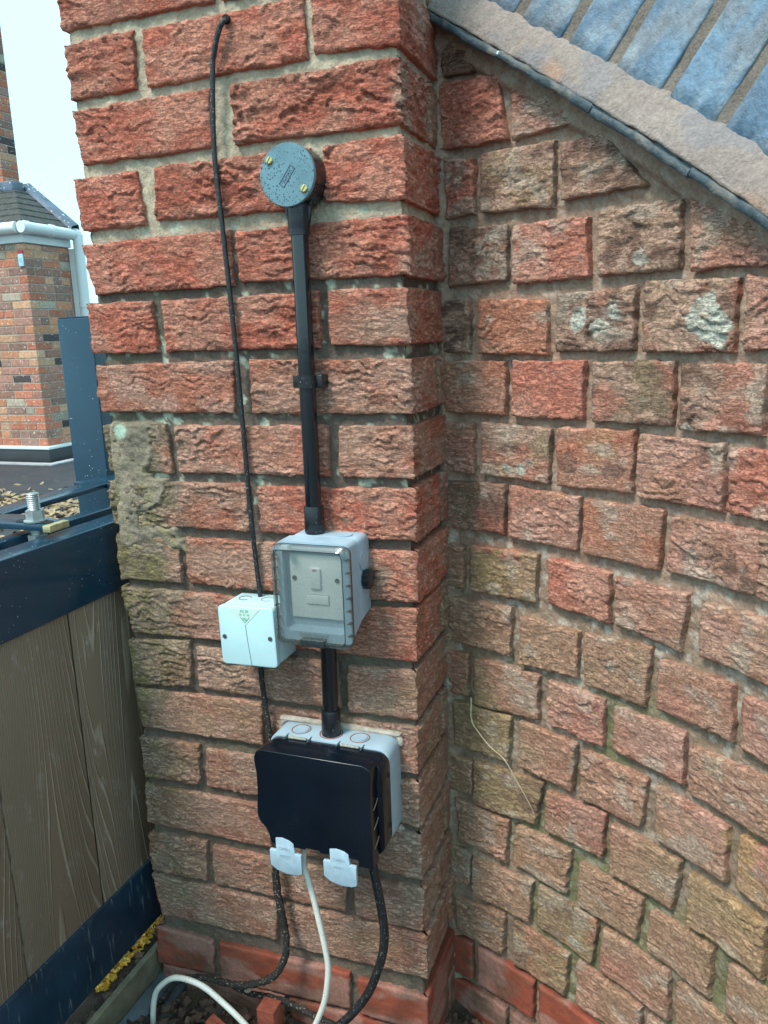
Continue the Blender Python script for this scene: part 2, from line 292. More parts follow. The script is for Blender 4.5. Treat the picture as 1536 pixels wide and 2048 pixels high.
def cyl(name, p0, p1, r0, mt, parent=None, r1=None, n=32, bev=0, rings=None):
    p0 = Vector(p0); p1 = Vector(p1); d = p1-p0; q = d.to_track_quat('Z', 'Y'); b = bmesh.new()
    prof = rings or [(0, r0), (1, r0 if r1 is None else r1)]
    rows = []
    for t, r in prof: rows.append([b.verts.new(p0+d*t+q @ Vector((r*math.cos(2*math.pi*i/n), r*math.sin(2*math.pi*i/n), 0))) for i in range(n)])
    for k in range(len(rows)-1):
        for i in range(n): b.faces.new((rows[k][i], rows[k][(i+1) % n], rows[k+1][(i+1) % n], rows[k+1][i]))
    b.faces.new(rows[0][::-1]); b.faces.new(rows[-1])
    if bev: bevel(b, bev, 2, 50)
    return fin(b, name, mt, parent, smooth=True)
def spline(pts, n=8):
    P = [Vector(p) for p in pts]; P = [P[0]*2-P[1]]+P+[P[-1]*2-P[-2]]; out = []
    for i in range(1, len(P)-2):
        for k in range(n):
            t = k/n; a, b, c, d = P[i-1:i+3]
            out.append(.5*((2*b)+(-a+c)*t+(2*a-5*b+4*c-d)*t*t+(-a+3*b-3*c+d)*t**3))
    out.append(P[-2]); return out
def tube(name, pts, r, mt, parent=None, n=14, seg=8, rough=0., seed=1):
    C = spline(pts, seg); rnd = random.Random(seed); V = []; Fs = []; up_ = Vector((0, 1, 0)); prev = None
    for i, p in enumerate(C):
        t = (C[min(i+1, len(C)-1)]-C[max(i-1, 0)]).normalized()
        a = t.cross(up_ if abs(t.y) < .95 else Vector((1, 0, 0))).normalized()
        if prev is not None and a.dot(prev) < 0: a = -a
        prev = a; c = t.cross(a); rr = (r(i/(len(C)-1)) if callable(r) else r)
        for k in range(n):
            an = 2*math.pi*k/n; q = rr*(1+rough*(rnd.random()-.5)); V.append(p+a*math.cos(an)*q+c*math.sin(an)*q)
    for i in range(len(C)-1):
        for k in range(n): Fs.append((i*n+k, i*n+(k+1) % n, (i+1)*n+(k+1) % n, (i+1)*n+k))
    bm = bmesh.new(); vs = [bm.verts.new(v) for v in V]
    for f in Fs: bm.faces.new([vs[k] for k in f])
    bm.faces.new(vs[:n][::-1]); bm.faces.new(vs[-n:])
    return fin(bm, name, mt, parent, smooth=True)
def text(name, s, loc, size, mt, parent=None, rot=(R(90), 0, 0), ext=.0003, sp=1.0, bold=0.):
    cu = bpy.data.curves.new(name, 'FONT'); cu.body = s; cu.size = size; cu.extrude = ext; cu.align_x = 'CENTER'; cu.align_y = 'CENTER'; cu.space_character = sp; cu.offset = bold
    o = bpy.data.objects.new(name, cu); COL.objects.link(o); bpy.context.view_layer.update()
    me = bpy.data.meshes.new_from_object(o.evaluated_get(bpy.context.evaluated_depsgraph_get())); bpy.data.objects.remove(o)
    me.materials.clear(); me.materials.append(mt); o = bpy.data.objects.new(name, me); o.location = loc; o.rotation_euler = rot
    return link(o, parent)

# ------------------------------------------------------------ brick tables: course, then four corners (x,z) TL TR BR BL in metres
FRONT = [
(-6,0,1.1427,0.215,1.1427,0.215,1.0777,0,1.0777),
(-6,0.225,1.1427,0.44,1.1427,0.44,1.0777,0.225,1.0777),
(-5,0,1.0649,0.1025,1.0649,0.1025,0.9999,0,0.9999),
(-5,0.1125,1.0649,0.3275,1.0649,0.3275,0.9999,0.1125,0.9999),
(-5,0.3375,1.0649,0.44,1.0649,0.44,0.9999,0.3375,0.9999),
(-4,0,0.9871,0.215,0.9871,0.215,0.9221,0,0.9221),
(-4,0.225,0.9871,0.44,0.9871,0.44,0.9221,0.225,0.9221),
(-3,0,0.9093,0.1025,0.9093,0.1025,0.8443,0,0.8443),
(-3,0.1125,0.9093,0.3275,0.9093,0.3275,0.8443,0.1125,0.8443),
(-3,0.3375,0.9093,0.44,0.9093,0.44,0.8443,0.3375,0.8443),
(-2,0,0.8315,0.215,0.8315,0.215,0.7665,0,0.7665),
(-2,0.225,0.8315,0.44,0.8315,0.44,0.7665,0.225,0.7665),
(-1,0,0.7537,0.1025,0.7537,0.1025,0.6887,0,0.6887),
(-1,0.1125,0.7537,0.3275,0.7537,0.3275,0.6887,0.1125,0.6887),
(-1,0.3375,0.7537,0.44,0.7537,0.44,0.6887,0.3375,0.6887),
(0,0,0.675,0.215,0.675,0.215,0.61,0,0.61),
(0,0.225,0.675,0.44,0.675,0.44,0.61,0.225,0.61),
(1,0.0031,0.5939,0.1025,0.5981,0.1013,0.5323,0.0049,0.5325),
(1,0.1168,0.596,0.3275,0.5981,0.329,0.5347,0.1179,0.5324),
(1,0.3375,0.5981,0.44,0.5981,0.4385,0.5337,0.3371,0.5386),
(2,0.0038,0.5199,0.2021,0.5217,0.1995,0.4569,0.0103,0.4561),
(2,0.2302,0.5219,0.437,0.5223,0.4378,0.4556,0.23,0.457),
(3,-0.0045,0.4409,0.0889,0.4414,0.0955,0.3776,-0.001,0.3763),
(3,0.1163,0.4434,0.3275,0.4436,0.3275,0.3786,0.1121,0.3805),
(3,0.3416,0.4446,0.4392,0.4449,0.4394,0.3783,0.3425,0.3833),
(4,-0.0049,0.36,0.215,0.3627,0.215,0.2977,0.0089,0.2979),
(4,0.2218,0.3601,0.4425,0.3629,0.4423,0.298,0.2244,0.3009),
(5,-0.0056,0.2859,0.094,0.2864,0.0979,0.22,-0.0063,0.2219),
(5,0.1096,0.2844,0.3275,0.2859,0.3275,0.2209,0.1094,0.221),
(5,0.3398,0.2858,0.4384,0.2852,0.4401,0.2211,0.3409,0.2222),
(6,-0.0028,0.2055,0.2075,0.2081,0.2033,0.1423,-0.0029,0.1442),
(6,0.2294,0.2083,0.4421,0.2059,0.4409,0.1412,0.2298,0.1423),
(7,-0.0026,0.1273,0.0984,0.1271,0.1025,0.0631,0.0022,0.0628),
(7,0.1137,0.1259,0.3305,0.1272,0.3305,0.0643,0.1111,0.0642),
(7,0.3464,0.1267,0.4423,0.1278,0.4406,0.065,0.344,0.0653),
(8,-0.003,0.0487,0.215,0.052,0.2126,-0.0116,-0.0008,-0.012),
(8,0.229,0.0485,0.4434,0.0524,0.4416,-0.0121,0.2288,-0.0115),
(9,0,-0.0256,0.1025,-0.0256,0.1025,-0.0906,-0.0008,-0.0919),
(9,0.1125,-0.0256,0.3275,-0.0256,0.3275,-0.0906,0.1125,-0.0906),
(9,0.3375,-0.0256,0.4426,-0.0251,0.4421,-0.0898,0.3375,-0.0906),
(10,-0.0005,-0.1038,0.215,-0.1031,0.215,-0.1681,0.0109,-0.1709),
(10,0.225,-0.1031,0.4406,-0.099,0.4381,-0.1682,0.225,-0.1681),
(11,0.0017,-0.1824,0.1043,-0.1734,0.1021,-0.244,0.0049,-0.2492),
(11,0.1156,-0.1818,0.3275,-0.1814,0.3304,-0.2464,0.1144,-0.244),
(11,0.3427,-0.1831,0.4364,-0.1804,0.4373,-0.2469,0.3418,-0.2476),
(12,0.004,-0.2563,0.2128,-0.2536,0.2111,-0.3173,0.0107,-0.3179),
(12,0.225,-0.2561,0.4376,-0.2592,0.436,-0.3234,0.225,-0.3211),
(13,0.0026,-0.3343,0.105,-0.3322,0.1021,-0.3969,0.0055,-0.4007),
(13,0.1171,-0.3366,0.3275,-0.3343,0.3275,-0.3993,0.1131,-0.3966),
(13,0.3375,-0.3343,0.437,-0.3332,0.4367,-0.4006,0.3375,-0.3993),
(14,0.0043,-0.4108,0.215,-0.4116,0.212,-0.477,0.0002,-0.4768),
(14,0.225,-0.4116,0.4378,-0.4091,0.4375,-0.4779,0.225,-0.4766),
(15,0.0012,-0.4919,0.1018,-0.4892,0.0982,-0.5547,-0.0011,-0.5597),
(15,0.1124,-0.4945,0.3275,-0.4923,0.3242,-0.5545,0.1109,-0.5578),
(15,0.3375,-0.4923,0.44,-0.4923,0.4362,-0.5574,0.3375,-0.5573),
(16,-0.0017,-0.565,0.215,-0.5667,0.21,-0.6304,0.0097,-0.6348),
(16,0.2292,-0.5644,0.4424,-0.5629,0.4407,-0.6314,0.2245,-0.6342),
(17,-0.0031,-0.6587,0.0988,-0.6611,0.0952,-0.7192,-0.0072,-0.7283),
(17,0.1094,-0.6601,0.3248,-0.655,0.3219,-0.7158,0.1061,-0.726),
(17,0.3368,-0.6608,0.4408,-0.6613,0.44,-0.7211,0.3373,-0.7188),
(18,0,-0.7255,0.215,-0.7255,0.215,-0.7905,0,-0.7905),
(18,0.225,-0.7255,0.44,-0.7255,0.44,-0.7905,0.225,-0.7905)]
# course, place in course, then corners (distance along the curved face, z)
WALL = [
(-2,1,0.1104,0.3543,0.2115,0.353,0.2144,0.2871,0.1103,0.2877),
(-2,2,0.2251,0.3548,0.3272,0.3546,0.3278,0.2874,0.2282,0.2872),
(-1,0,-0.02,0.2723,0.045,0.2738,0.044,0.2073,-0.02,0.2073),
(-1,1,0.0596,0.2731,0.1576,0.2666,0.1617,0.2026,0.0588,0.2059),
(-1,2,0.1735,0.2724,0.2751,0.2746,0.2758,0.207,0.1744,0.2066),
(-1,3,0.2873,0.2793,0.3938,0.2734,0.3946,0.2058,0.2872,0.2059),
(-1,4,0.4033,0.2771,0.4943,0.2723,0.4943,0.2073,0.4056,0.2072),
(-1,5,0.5043,0.2723,0.6037,0.2723,0.6037,0.2073,0.5043,0.2073),
(-1,6,0.6137,0.2723,0.713,0.2723,0.713,0.2073,0.6137,0.2073),
(0,0,0.0023,0.1975,0.0983,0.1958,0.0989,0.13,0.0043,0.1297),
(0,1,0.1103,0.197,0.2117,0.1968,0.2105,0.1295,0.1087,0.128),
(0,2,0.2246,0.1947,0.3258,0.1973,0.3279,0.1299,0.2229,0.1279),
(0,3,0.3356,0.1943,0.4317,0.1947,0.4317,0.1297,0.3367,0.1259),
(0,4,0.4417,0.1947,0.541,0.1947,0.541,0.1297,0.4417,0.1297),
(0,5,0.551,0.1947,0.6504,0.1947,0.6504,0.1297,0.551,0.1297),
(0,6,0.6604,0.1947,0.7597,0.1947,0.7597,0.1297,0.6604,0.1297),
(1,0,-0.02,0.1163,0.0499,0.1177,0.049,0.0508,-0.02,0.0513),
(1,1,0.0625,0.1183,0.1656,0.1169,0.1634,0.0493,0.061,0.0499),
(1,2,0.1756,0.1187,0.2809,0.1217,0.2777,0.0515,0.1773,0.0478),
(1,3,0.2869,0.1183,0.3896,0.1181,0.393,0.0492,0.285,0.0503),
(1,4,0.399,0.1156,0.4952,0.1163,0.4952,0.0513,0.3982,0.0501),
(1,5,0.5052,0.1163,0.6045,0.1163,0.6045,0.0513,0.5052,0.0513),
(1,6,0.6145,0.1163,0.7138,0.1163,0.7138,0.0513,0.6145,0.0513),
(2,0,0.0002,0.0376,0.0979,0.0417,0.0961,-0.0242,0.0002,-0.0274),
(2,1,0.1064,0.04,0.2089,0.0389,0.2053,-0.0282,0.1032,-0.0278),
(2,2,0.2153,0.0373,0.3204,0.0395,0.3165,-0.0292,0.2161,-0.0293),
(2,3,0.3327,0.035,0.4411,0.0381,0.4381,-0.0254,0.3281,-0.0272),
(2,4,0.4376,0.0376,0.5369,0.0376,0.5369,-0.0274,0.4376,-0.0274),
(2,5,0.5469,0.0376,0.6463,0.0376,0.6463,-0.0274,0.5469,-0.0274),
(2,6,0.6563,0.0376,0.7556,0.0376,0.7556,-0.0274,0.6563,-0.0274),
(3,0,-0.02,-0.045,0.0311,-0.0523,0.0285,-0.1094,-0.02,-0.11),
(3,1,0.0436,-0.0463,0.1471,-0.043,0.1453,-0.1079,0.041,-0.1107),
(3,2,0.1637,-0.0446,0.2531,-0.0468,0.2528,-0.1068,0.1666,-0.1031),
(3,3,0.2608,-0.0487,0.3559,-0.0465,0.3492,-0.1127,0.2627,-0.106),
(3,4,0.3743,-0.0492,0.4713,-0.045,0.4713,-0.11,0.3734,-0.1086),
(3,5,0.4813,-0.045,0.5806,-0.045,0.5806,-0.11,0.4813,-0.11),
(3,6,0.5906,-0.045,0.6899,-0.045,0.6899,-0.11,0.5906,-0.11),
(4,0,-0.0017,-0.1272,0.1085,-0.1228,0.1061,-0.1904,-0.0017,-0.1922),
(4,1,0.1212,-0.1296,0.2102,-0.1302,0.2093,-0.192,0.1213,-0.1961),
(4,2,0.219,-0.1298,0.3119,-0.1194,0.3055,-0.1933,0.2205,-0.1944),
(4,3,0.3244,-0.1291,0.4175,-0.1261,0.42,-0.1879,0.3224,-0.1898),
(4,4,0.4301,-0.1313,0.535,-0.1272,0.535,-0.1922,0.4331,-0.1895),
(4,5,0.545,-0.1272,0.6443,-0.1272,0.6443,-0.1922,0.545,-0.1922),
(4,6,0.6543,-0.1272,0.7537,-0.1272,0.7537,-0.1922,0.6543,-0.1922),
(5,0,-0.02,-0.2055,0.0354,-0.2056,0.0353,-0.2686,-0.02,-0.2705),
(5,1,0.0473,-0.207,0.1514,-0.205,0.1503,-0.2678,0.0464,-0.2775),
(5,2,0.1662,-0.2081,0.2507,-0.2051,0.2482,-0.2692,0.1669,-0.2671),
(5,3,0.2645,-0.2085,0.3613,-0.204,0.3614,-0.2662,0.2642,-0.2653),
(5,4,0.3678,-0.2148,0.4728,-0.2055,0.4728,-0.2705,0.3698,-0.2729),
(5,5,0.4828,-0.2055,0.5821,-0.2055,0.5821,-0.2705,0.4828,-0.2705),
(5,6,0.5921,-0.2055,0.6915,-0.2055,0.6915,-0.2705,0.5921,-0.2705),
(6,0,0.0089,-0.2815,0.106,-0.2776,0.1025,-0.3479,0.012,-0.3502),
(6,1,0.1215,-0.2776,0.2103,-0.2796,0.2047,-0.3484,0.1216,-0.346),
(6,2,0.2179,-0.2841,0.3141,-0.2829,0.3055,-0.3499,0.2171,-0.3513),
(6,3,0.3268,-0.2851,0.4211,-0.2855,0.421,-0.3506,0.3284,-0.352),
(6,4,0.4371,-0.2828,0.5365,-0.2828,0.5365,-0.3478,0.4371,-0.3478),
(6,5,0.5465,-0.2828,0.6458,-0.2828,0.6458,-0.3478,0.5465,-0.3478),
(6,6,0.6558,-0.2828,0.7552,-0.2828,0.7552,-0.3478,0.6558,-0.3478),
(7,0,-0.02,-0.3623,0.04,-0.3683,0.0402,-0.4205,-0.02,-0.4273),
(7,1,0.0435,-0.367,0.1598,-0.3538,0.1474,-0.4225,0.0426,-0.4365),
(7,2,0.1655,-0.3653,0.2551,-0.3565,0.2525,-0.4217,0.1629,-0.4236),
(7,3,0.2643,-0.3644,0.3638,-0.3613,0.3548,-0.4296,0.265,-0.4346),
(7,4,0.3752,-0.3689,0.4748,-0.3623,0.4748,-0.4273,0.3773,-0.432),
(7,5,0.4848,-0.3623,0.5842,-0.3623,0.5842,-0.4273,0.4848,-0.4273),
(7,6,0.5942,-0.3623,0.6935,-0.3623,0.6935,-0.4273,0.5942,-0.4273),
(8,0,0.0122,-0.4353,0.1024,-0.437,0.0997,-0.5032,0.0155,-0.5058),
(8,1,0.1159,-0.4381,0.2047,-0.4338,0.1971,-0.5044,0.1117,-0.5006),
(8,2,0.219,-0.4432,0.3143,-0.4415,0.3051,-0.5063,0.2172,-0.5081),
(8,3,0.3241,-0.4497,0.4122,-0.4391,0.4103,-0.5056,0.3236,-0.5049),
(8,4,0.4339,-0.4392,0.5332,-0.4392,0.5332,-0.5042,0.4339,-0.5042),
(8,5,0.5432,-0.4392,0.6426,-0.4392,0.6426,-0.5042,0.5432,-0.5042),
(8,6,0.6526,-0.4392,0.7519,-0.4392,0.7519,-0.5042,0.6526,-0.5042),
(9,0,-0.02,-0.5159,0.0361,-0.5194,0.0326,-0.5748,-0.02,-0.5809),
(9,1,0.0397,-0.5236,0.143,-0.5142,0.1374,-0.5827,0.0388,-0.5854),
(9,2,0.1538,-0.5117,0.2473,-0.514,0.2404,-0.584,0.1526,-0.5772),
(9,3,0.2567,-0.5184,0.3541,-0.5162,0.3576,-0.5809,0.2531,-0.586),
(9,4,0.3676,-0.5159,0.4669,-0.5159,0.4669,-0.5809,0.3676,-0.5809),
(9,5,0.4769,-0.5159,0.5762,-0.5159,0.5762,-0.5809,0.4769,-0.5809),
(9,6,0.5862,-0.5159,0.6856,-0.5159,0.6856,-0.5809,0.5862,-0.5809),
(10,0,0.0072,-0.6041,0.0959,-0.5907,0.094,-0.6581,0.0079,-0.6643),
(10,1,0.1116,-0.5929,0.2035,-0.5941,0.1997,-0.662,0.1116,-0.6639),
(10,2,0.2179,-0.594,0.3173,-0.594,0.3173,-0.659,0.2179,-0.659),
(10,3,0.3273,-0.594,0.4266,-0.594,0.4266,-0.659,0.3273,-0.659),
(10,4,0.4366,-0.594,0.536,-0.594,0.536,-0.659,0.4366,-0.659),
(10,5,0.546,-0.594,0.6453,-0.594,0.6453,-0.659,0.546,-0.659),
(10,6,0.6553,-0.594,0.7546,-0.594,0.7546,-0.659,0.6553,-0.659),
(11,0,-0.02,-0.6716,0.0373,-0.6716,0.0373,-0.7366,-0.02,-0.7366),
(11,1,0.0473,-0.6716,0.1467,-0.6716,0.1467,-0.7366,0.0473,-0.7366),
(11,2,0.1567,-0.6716,0.256,-0.6716,0.256,-0.7366,0.1567,-0.7366),
(11,3,0.266,-0.6716,0.3654,-0.6716,0.3654,-0.7366,0.266,-0.7366),
(11,4,0.3754,-0.6716,0.4747,-0.6716,0.4747,-0.7366,0.3754,-0.7366),
(11,5,0.4847,-0.6716,0.5841,-0.6716,0.5841,-0.7366,0.4847,-0.7366),
(11,6,0.5941,-0.6716,0.6934,-0.6716,0.6934,-0.7366,0.5941,-0.7366),
(12,0,0,-0.7494,0.0993,-0.7494,0.0993,-0.8144,0,-0.8144),
(12,1,0.1093,-0.7494,0.2087,-0.7494,0.2087,-0.8144,0.1093,-0.8144),
(12,2,0.2187,-0.7494,0.318,-0.7494,0.318,-0.8144,0.2187,-0.8144),
(12,3,0.328,-0.7494,0.4274,-0.7494,0.4274,-0.8144,0.328,-0.8144),
(12,4,0.4374,-0.7494,0.5367,-0.7494,0.5367,-0.8144,0.4374,-0.8144),
(12,5,0.5467,-0.7494,0.6461,-0.7494,0.6461,-0.8144,0.5467,-0.8144),
(12,6,0.6561,-0.7494,0.7554,-0.7494,0.7554,-0.8144,0.6561,-0.8144),
(-5,0,0.0075,0.577,0.0514,0.5612,0.0546,0.5347,0.0102,0.535),
(-4,0,0.0026,0.5316,0.0888,0.5244,0.1034,0.4499,0.0045,0.4532),
(-4,1,0.107,0.513,0.1957,0.4561,0.2036,0.4505,0.1104,0.4487),
(-3,0,0.0097,0.4443,0.0533,0.4374,0.0525,0.3747,0.0119,0.3723),
(-3,1,0.0652,0.4405,0.1679,0.4382,0.1654,0.3684,0.063,0.3734),
(-3,2,0.1772,0.434,0.2312,0.4342,0.2847,0.3729,0.1781,0.373),
(-2,0,0.0171,0.3616,0.1017,0.3553,0.1001,0.2925,0.0132,0.2898),
(-2,3,0.3394,0.3519,0.4222,0.3208,0.4278,0.2828,0.3414,0.2839)]
PATH = np.array([(0.3789, 0.1615), (0.3978, 0.1549), (0.4167, 0.1483), (0.4355, 0.1414), (0.4542, 0.1344), (0.4728, 0.1271), (0.4914, 0.1197), (0.5098, 0.112), (0.5282, 0.104), (0.5464, 0.0958), (0.5645, 0.0873), (0.5825, 0.0785), (0.6003, 0.0694), (0.618, 0.06), (0.6354, 0.0503), (0.6527, 0.0402), (0.6698, 0.0298), (0.6866, 0.019), (0.7032, 0.0078), (0.7195, -0.0037), (0.7356, -0.0157), (0.7513, -0.028), (0.7667, -0.0407), (0.7818, -0.0539), (0.7965, -0.0674), (0.8109, -0.0814), (0.8248, -0.0957), (0.8382, -0.1105), (0.8513, -0.1257), (0.8638, -0.1413), (0.8758, -0.1573), (0.8872, -0.1737), (0.8981, -0.1905), (0.9084, -0.2076)])
PS = np.arange(len(PATH))*.02-.06
_d = np.gradient(PATH, axis=0); _d /= np.linalg.norm(_d, axis=1)[:, None]
def wpos(s, off, z):
    s = np.asarray(s, float); e = np.clip(s-PS[-1], 0, None)
    dx = np.interp(s, PS, _d[:, 0]); dy = np.interp(s, PS, _d[:, 1])
    x = np.interp(s, PS, PATH[:, 0])+e*dx; y = np.interp(s, PS, PATH[:, 1])+e*dy
    return np.stack([x+dy*off, y-dx*off, np.broadcast_to(z, x.shape)*1.0], -1)
def fpos(s, off, z):
    return np.stack([np.asarray(s, float), -np.asarray(off, float), np.broadcast_to(z, np.shape(s))*1.0], -1)

PAL = dict(r=((.49, .145, .095), (.56, .235, .165)), R=((.52, .18, .12), (.56, .29, .22)), O=((.49, .20, .115), (.46, .26, .18)), p=((.47, .225, .165), (.53, .32, .25)),
           o=((.38, .285, .20), (.45, .33, .25)), g=((.35, .27, .16), (.33, .29, .15)), b=((.41, .245, .165), (.46, .31, .22)), k=((.29, .19, .14), (.40, .28, .21)), Y=((.45, .34, .18), (.40, .29, .18)),
           q=((.45, .175, .115), (.50, .28, .21)), d=((.42, .205, .145), (.47, .30, .23)))
# lichen and moss marks as they sit on the faces: (s, z, radius, kind)
def relief(u, z, seed, amp, lam, grain=1.):
    ox = seed*3.17; oz = seed*1.71
    wz = z+.010*(fbm(u*44+ox, z*52+oz, seed, 3)-.5)+.006*(fbm(u*120+ox, z*110, seed+5, 2)-.5)
    ph = wz/lam+2.6*fbm(u*36+ox, z*40+oz, seed+9, 3)+seed*.37
    fr = ph-np.floor(ph)
    led = (1-fr)**.8*sm(0, .12, fr)
    ph2 = wz/(lam*.42)+3.4*fbm(u*80+oz, z*90+ox, seed+3, 3); f2 = ph2-np.floor(ph2); led2 = (1-f2)*sm(0, .18, f2)
    msk = sm(.34, .64, fbm(u*52+oz, z*80+ox, seed+21, 3))
    amp = amp*(.62+.55*(_h(np.int64(seed), np.int64(3), 5)))*(.55+.75*sm(.35, .6, fbm(u*14, z*20, seed+66, 2)))
    h = amp*(led*msk*.80+.36*led2*(.4+.6*vn(u*60, z*90, seed+77)))
    h += .0036*amp/.003*(fbm(u*30+ox, z*60+oz, seed+30, 4)-.5)
    h += .0007*grain*(vn(u*420, z*420, seed+41)-.5)+.0009*grain*(vn(u*210, z*210, seed+42)-.5)
    return np.maximum(h-amp*.34, -.0062), led*msk
def paint(u, z, led, kind, seed, extra=()):
    c1, c2 = (np.array(c) for c in PAL[kind])
    t = sm(.32, .68, fbm(u*22+seed, z*34, seed+50, 4))[:, None]
    c = c1*(1-t)+c2*t
    rnd = np.random.RandomState(seed); c = c*(1+.16*(rnd.rand()-.5))*(1+np.array([.05, -.02, -.02])*(rnd.rand()-.5))
    g = vn(u*520, z*520, seed+60); c = c*(1+.34*(g-.5))[:, None]
    w = (led*.20*vn(u*90, z*120, seed+71))[:, None]; c = c*(1-w)+np.array([.62, .42, .33])*w
    sp = (sm(.90, .97, vn(u*260, z*260, seed+80))*.55)[:, None]; c = c*(1-sp)+np.array([.60, .52, .42])*sp
    if kind in 'okg':
        w = (sm(.48, .64, fbm(u*40, z*56, seed+90, 4))*.9)[:, None]; c = c*(1-w)+np.array([.07, .075, .055])*w
        w = (sm(.56, .70, fbm(u*20+9, z*26, seed+91, 3))*.6)[:, None]; c = c*(1-w)+np.array([.45, .15, .10])*w
    if kind in 'bdgp':
        w = (sm(.50, .72, fbm(u*18, z*22, seed+92, 4))*.3)[:, None]; c = c*(1-w)+np.array([.30, .27, .13])*w
    for (mu, mz, mr, col, st) in extra:
        d = np.hypot(u-mu, (z-mz)*1.15)/mr+1.5*(fbm(u*120, z*150, 7, 4)-.5)
        w = (sm(1.0, .80, d)*st)[:, None]; c = c*(1-w)+np.array(col)*w
    return c
def brick(quad, seed, amp, lam, kind, pos, parent, res=.0016, wrap='', edge=.0035, mt=None, extra=(), smooth_at=None, colfn=None, deep=.016):
    (ul, zl), (ur, zr), (br, bzr), (bl, bzl) = quad
    Wd = max(abs(ur-ul), .004); Hh = max(abs(zl-bzl), abs(zr-bzr), .004); nu = max(4, int(Wd/res)); nv = max(4, int(Hh/res))
    lw = .1025 if 'L' in wrap else deep; rw = .1025 if 'R' in wrap else deep
    if 'RR' in wrap: rw = .20
    el = np.concatenate([-np.linspace(lw, res, max(4, int(lw/res/1.2)) if 'L' in wrap else 4), np.zeros(nu+1), np.linspace(res, rw, max(4, int(rw/res/1.2)) if 'R' in wrap else 4)])
    nl = (max(4, int(lw/res/1.2)) if 'L' in wrap else 4); nr = len(el)-nl-nu-1
    a = np.concatenate([np.zeros(nl), np.linspace(0, 1, nu+1), np.ones(nr)])
    ev = np.concatenate([np.linspace(deep, res, 4), np.zeros(nv+1), np.linspace(res, deep, 4)]); b = np.concatenate([np.zeros(4), np.linspace(0, 1, nv+1), np.ones(4)])
    A, B = np.meshgrid(a, b); EU, EV = np.meshgrid(el, ev); A = A.ravel(); B = B.ravel(); EU = EU.ravel(); EV = EV.ravel()
    u = (ul*(1-A)+ur*A)*(1-B)+(bl*(1-A)+br*A)*B; z = (zl*(1-A)+zr*A)*(1-B)+(bzl*(1-A)+bzr*A)*B
    uu = u+EU
    # ragged outline
    u = u+.0016*(vn(z*120, u*40+seed, seed+2)-.5)*2*(np.abs(2*A-1) > .97)
    z = z+.0014*(vn(u*90+seed, B*3, seed+4)-.5)*2*(np.abs(2*B-1) > .96)
    h, led = relief(uu, z, seed, amp, lam)
    if smooth_at is not None:
        w = sm(smooth_at[2], smooth_at[2]*.5, np.hypot(uu-smooth_at[0], z-smooth_at[1])+.012*(fbm(uu*40, z*40, 3, 2)-.5)); h = h*(1-w)-.001*w; led = led*(1-w)
    dl = np.where(EU == 0, A*Wd, 0); dr = np.where(EU == 0, (1-A)*Wd, 0); dt = np.where(EV == 0, B*Hh, 0); db = np.where(EV == 0, (1-B)*Hh, 0)
    er = edge*(.6+.9*vn(uu*70, z*70, seed+8))
    cut = lambda d: np.clip(1-d/er, 0, 1)**2
    side = np.abs(EU)
    full = (('L' in wrap) & (EU < 0)) | (('R' in wrap) & (EU > 0))
    hh = h-er*.55*np.maximum(cut(dt), cut(db))-er*.4*np.maximum(cut(dl), cut(dr))
    dep = np.where(full, 0, np.maximum(side, 0))+0*EV
    off = hh-np.maximum(dep, EV)
    V = pos(u, off, z)
    if wrap:
        sg = np.sign(EU)
        k = full
        V[k, 1] = np.abs(EU[k])-(h[k])*np.clip(1-np.abs(EU[k])/.004, 0, 1)+.0
        V[k, 0] = u[k]+sg[k]*((h[k]-er[k]*.55*0)*np.clip(np.abs(EU[k])/.003, 0, 1)-np.maximum(EV[k], 0))
        V[full, 1] = np.maximum(V[full, 1], EV[full]-.001)
        if 'R' in wrap: f_ = ~full & (EV > 0); V[f_, 0] = np.minimum(V[f_, 0], u[f_]*0+(ur*(1-B[f_])+br*B[f_])-EV[f_])
        if 'L' in wrap: f_ = ~full & (EV > 0); V[f_, 0] = np.maximum(V[f_, 0], (ul*(1-B[f_])+bl*B[f_])+EV[f_])
    nx = len(el); ny = len(ev); idx = np.arange(nx*ny).reshape(ny, nx)
    Fq = np.stack([idx[:-1, :-1], idx[1:, :-1], idx[1:, 1:], idx[:-1, 1:]], -1).reshape(-1, 4)
    c = (colfn or paint)(uu, z, led, kind, seed, extra)
    return arr('brick', V, Fq, mt or M_brick, parent, tone=c)

def sheet(name, u0, u1, z0, z1, res, pos, offfn, colfn, mt, parent=None):
    U = np.arange(u0, u1+res/2, res); Z = np.arange(z1, z0-res/2, -res); A, B = np.meshgrid(U, Z); u = A.ravel(); z = B.ravel()
    V = pos(u, offfn(u, z), z); nx = len(U); ny = len(Z); idx = np.arange(nx*ny).reshape(ny, nx)
    Fq = np.stack([idx[:-1, :-1], idx[1:, :-1], idx[1:, 1:], idx[:-1, 1:]], -1).reshape(-1, 4)
    return arr(name, V, Fq, mt, parent, tone=colfn(u, z))

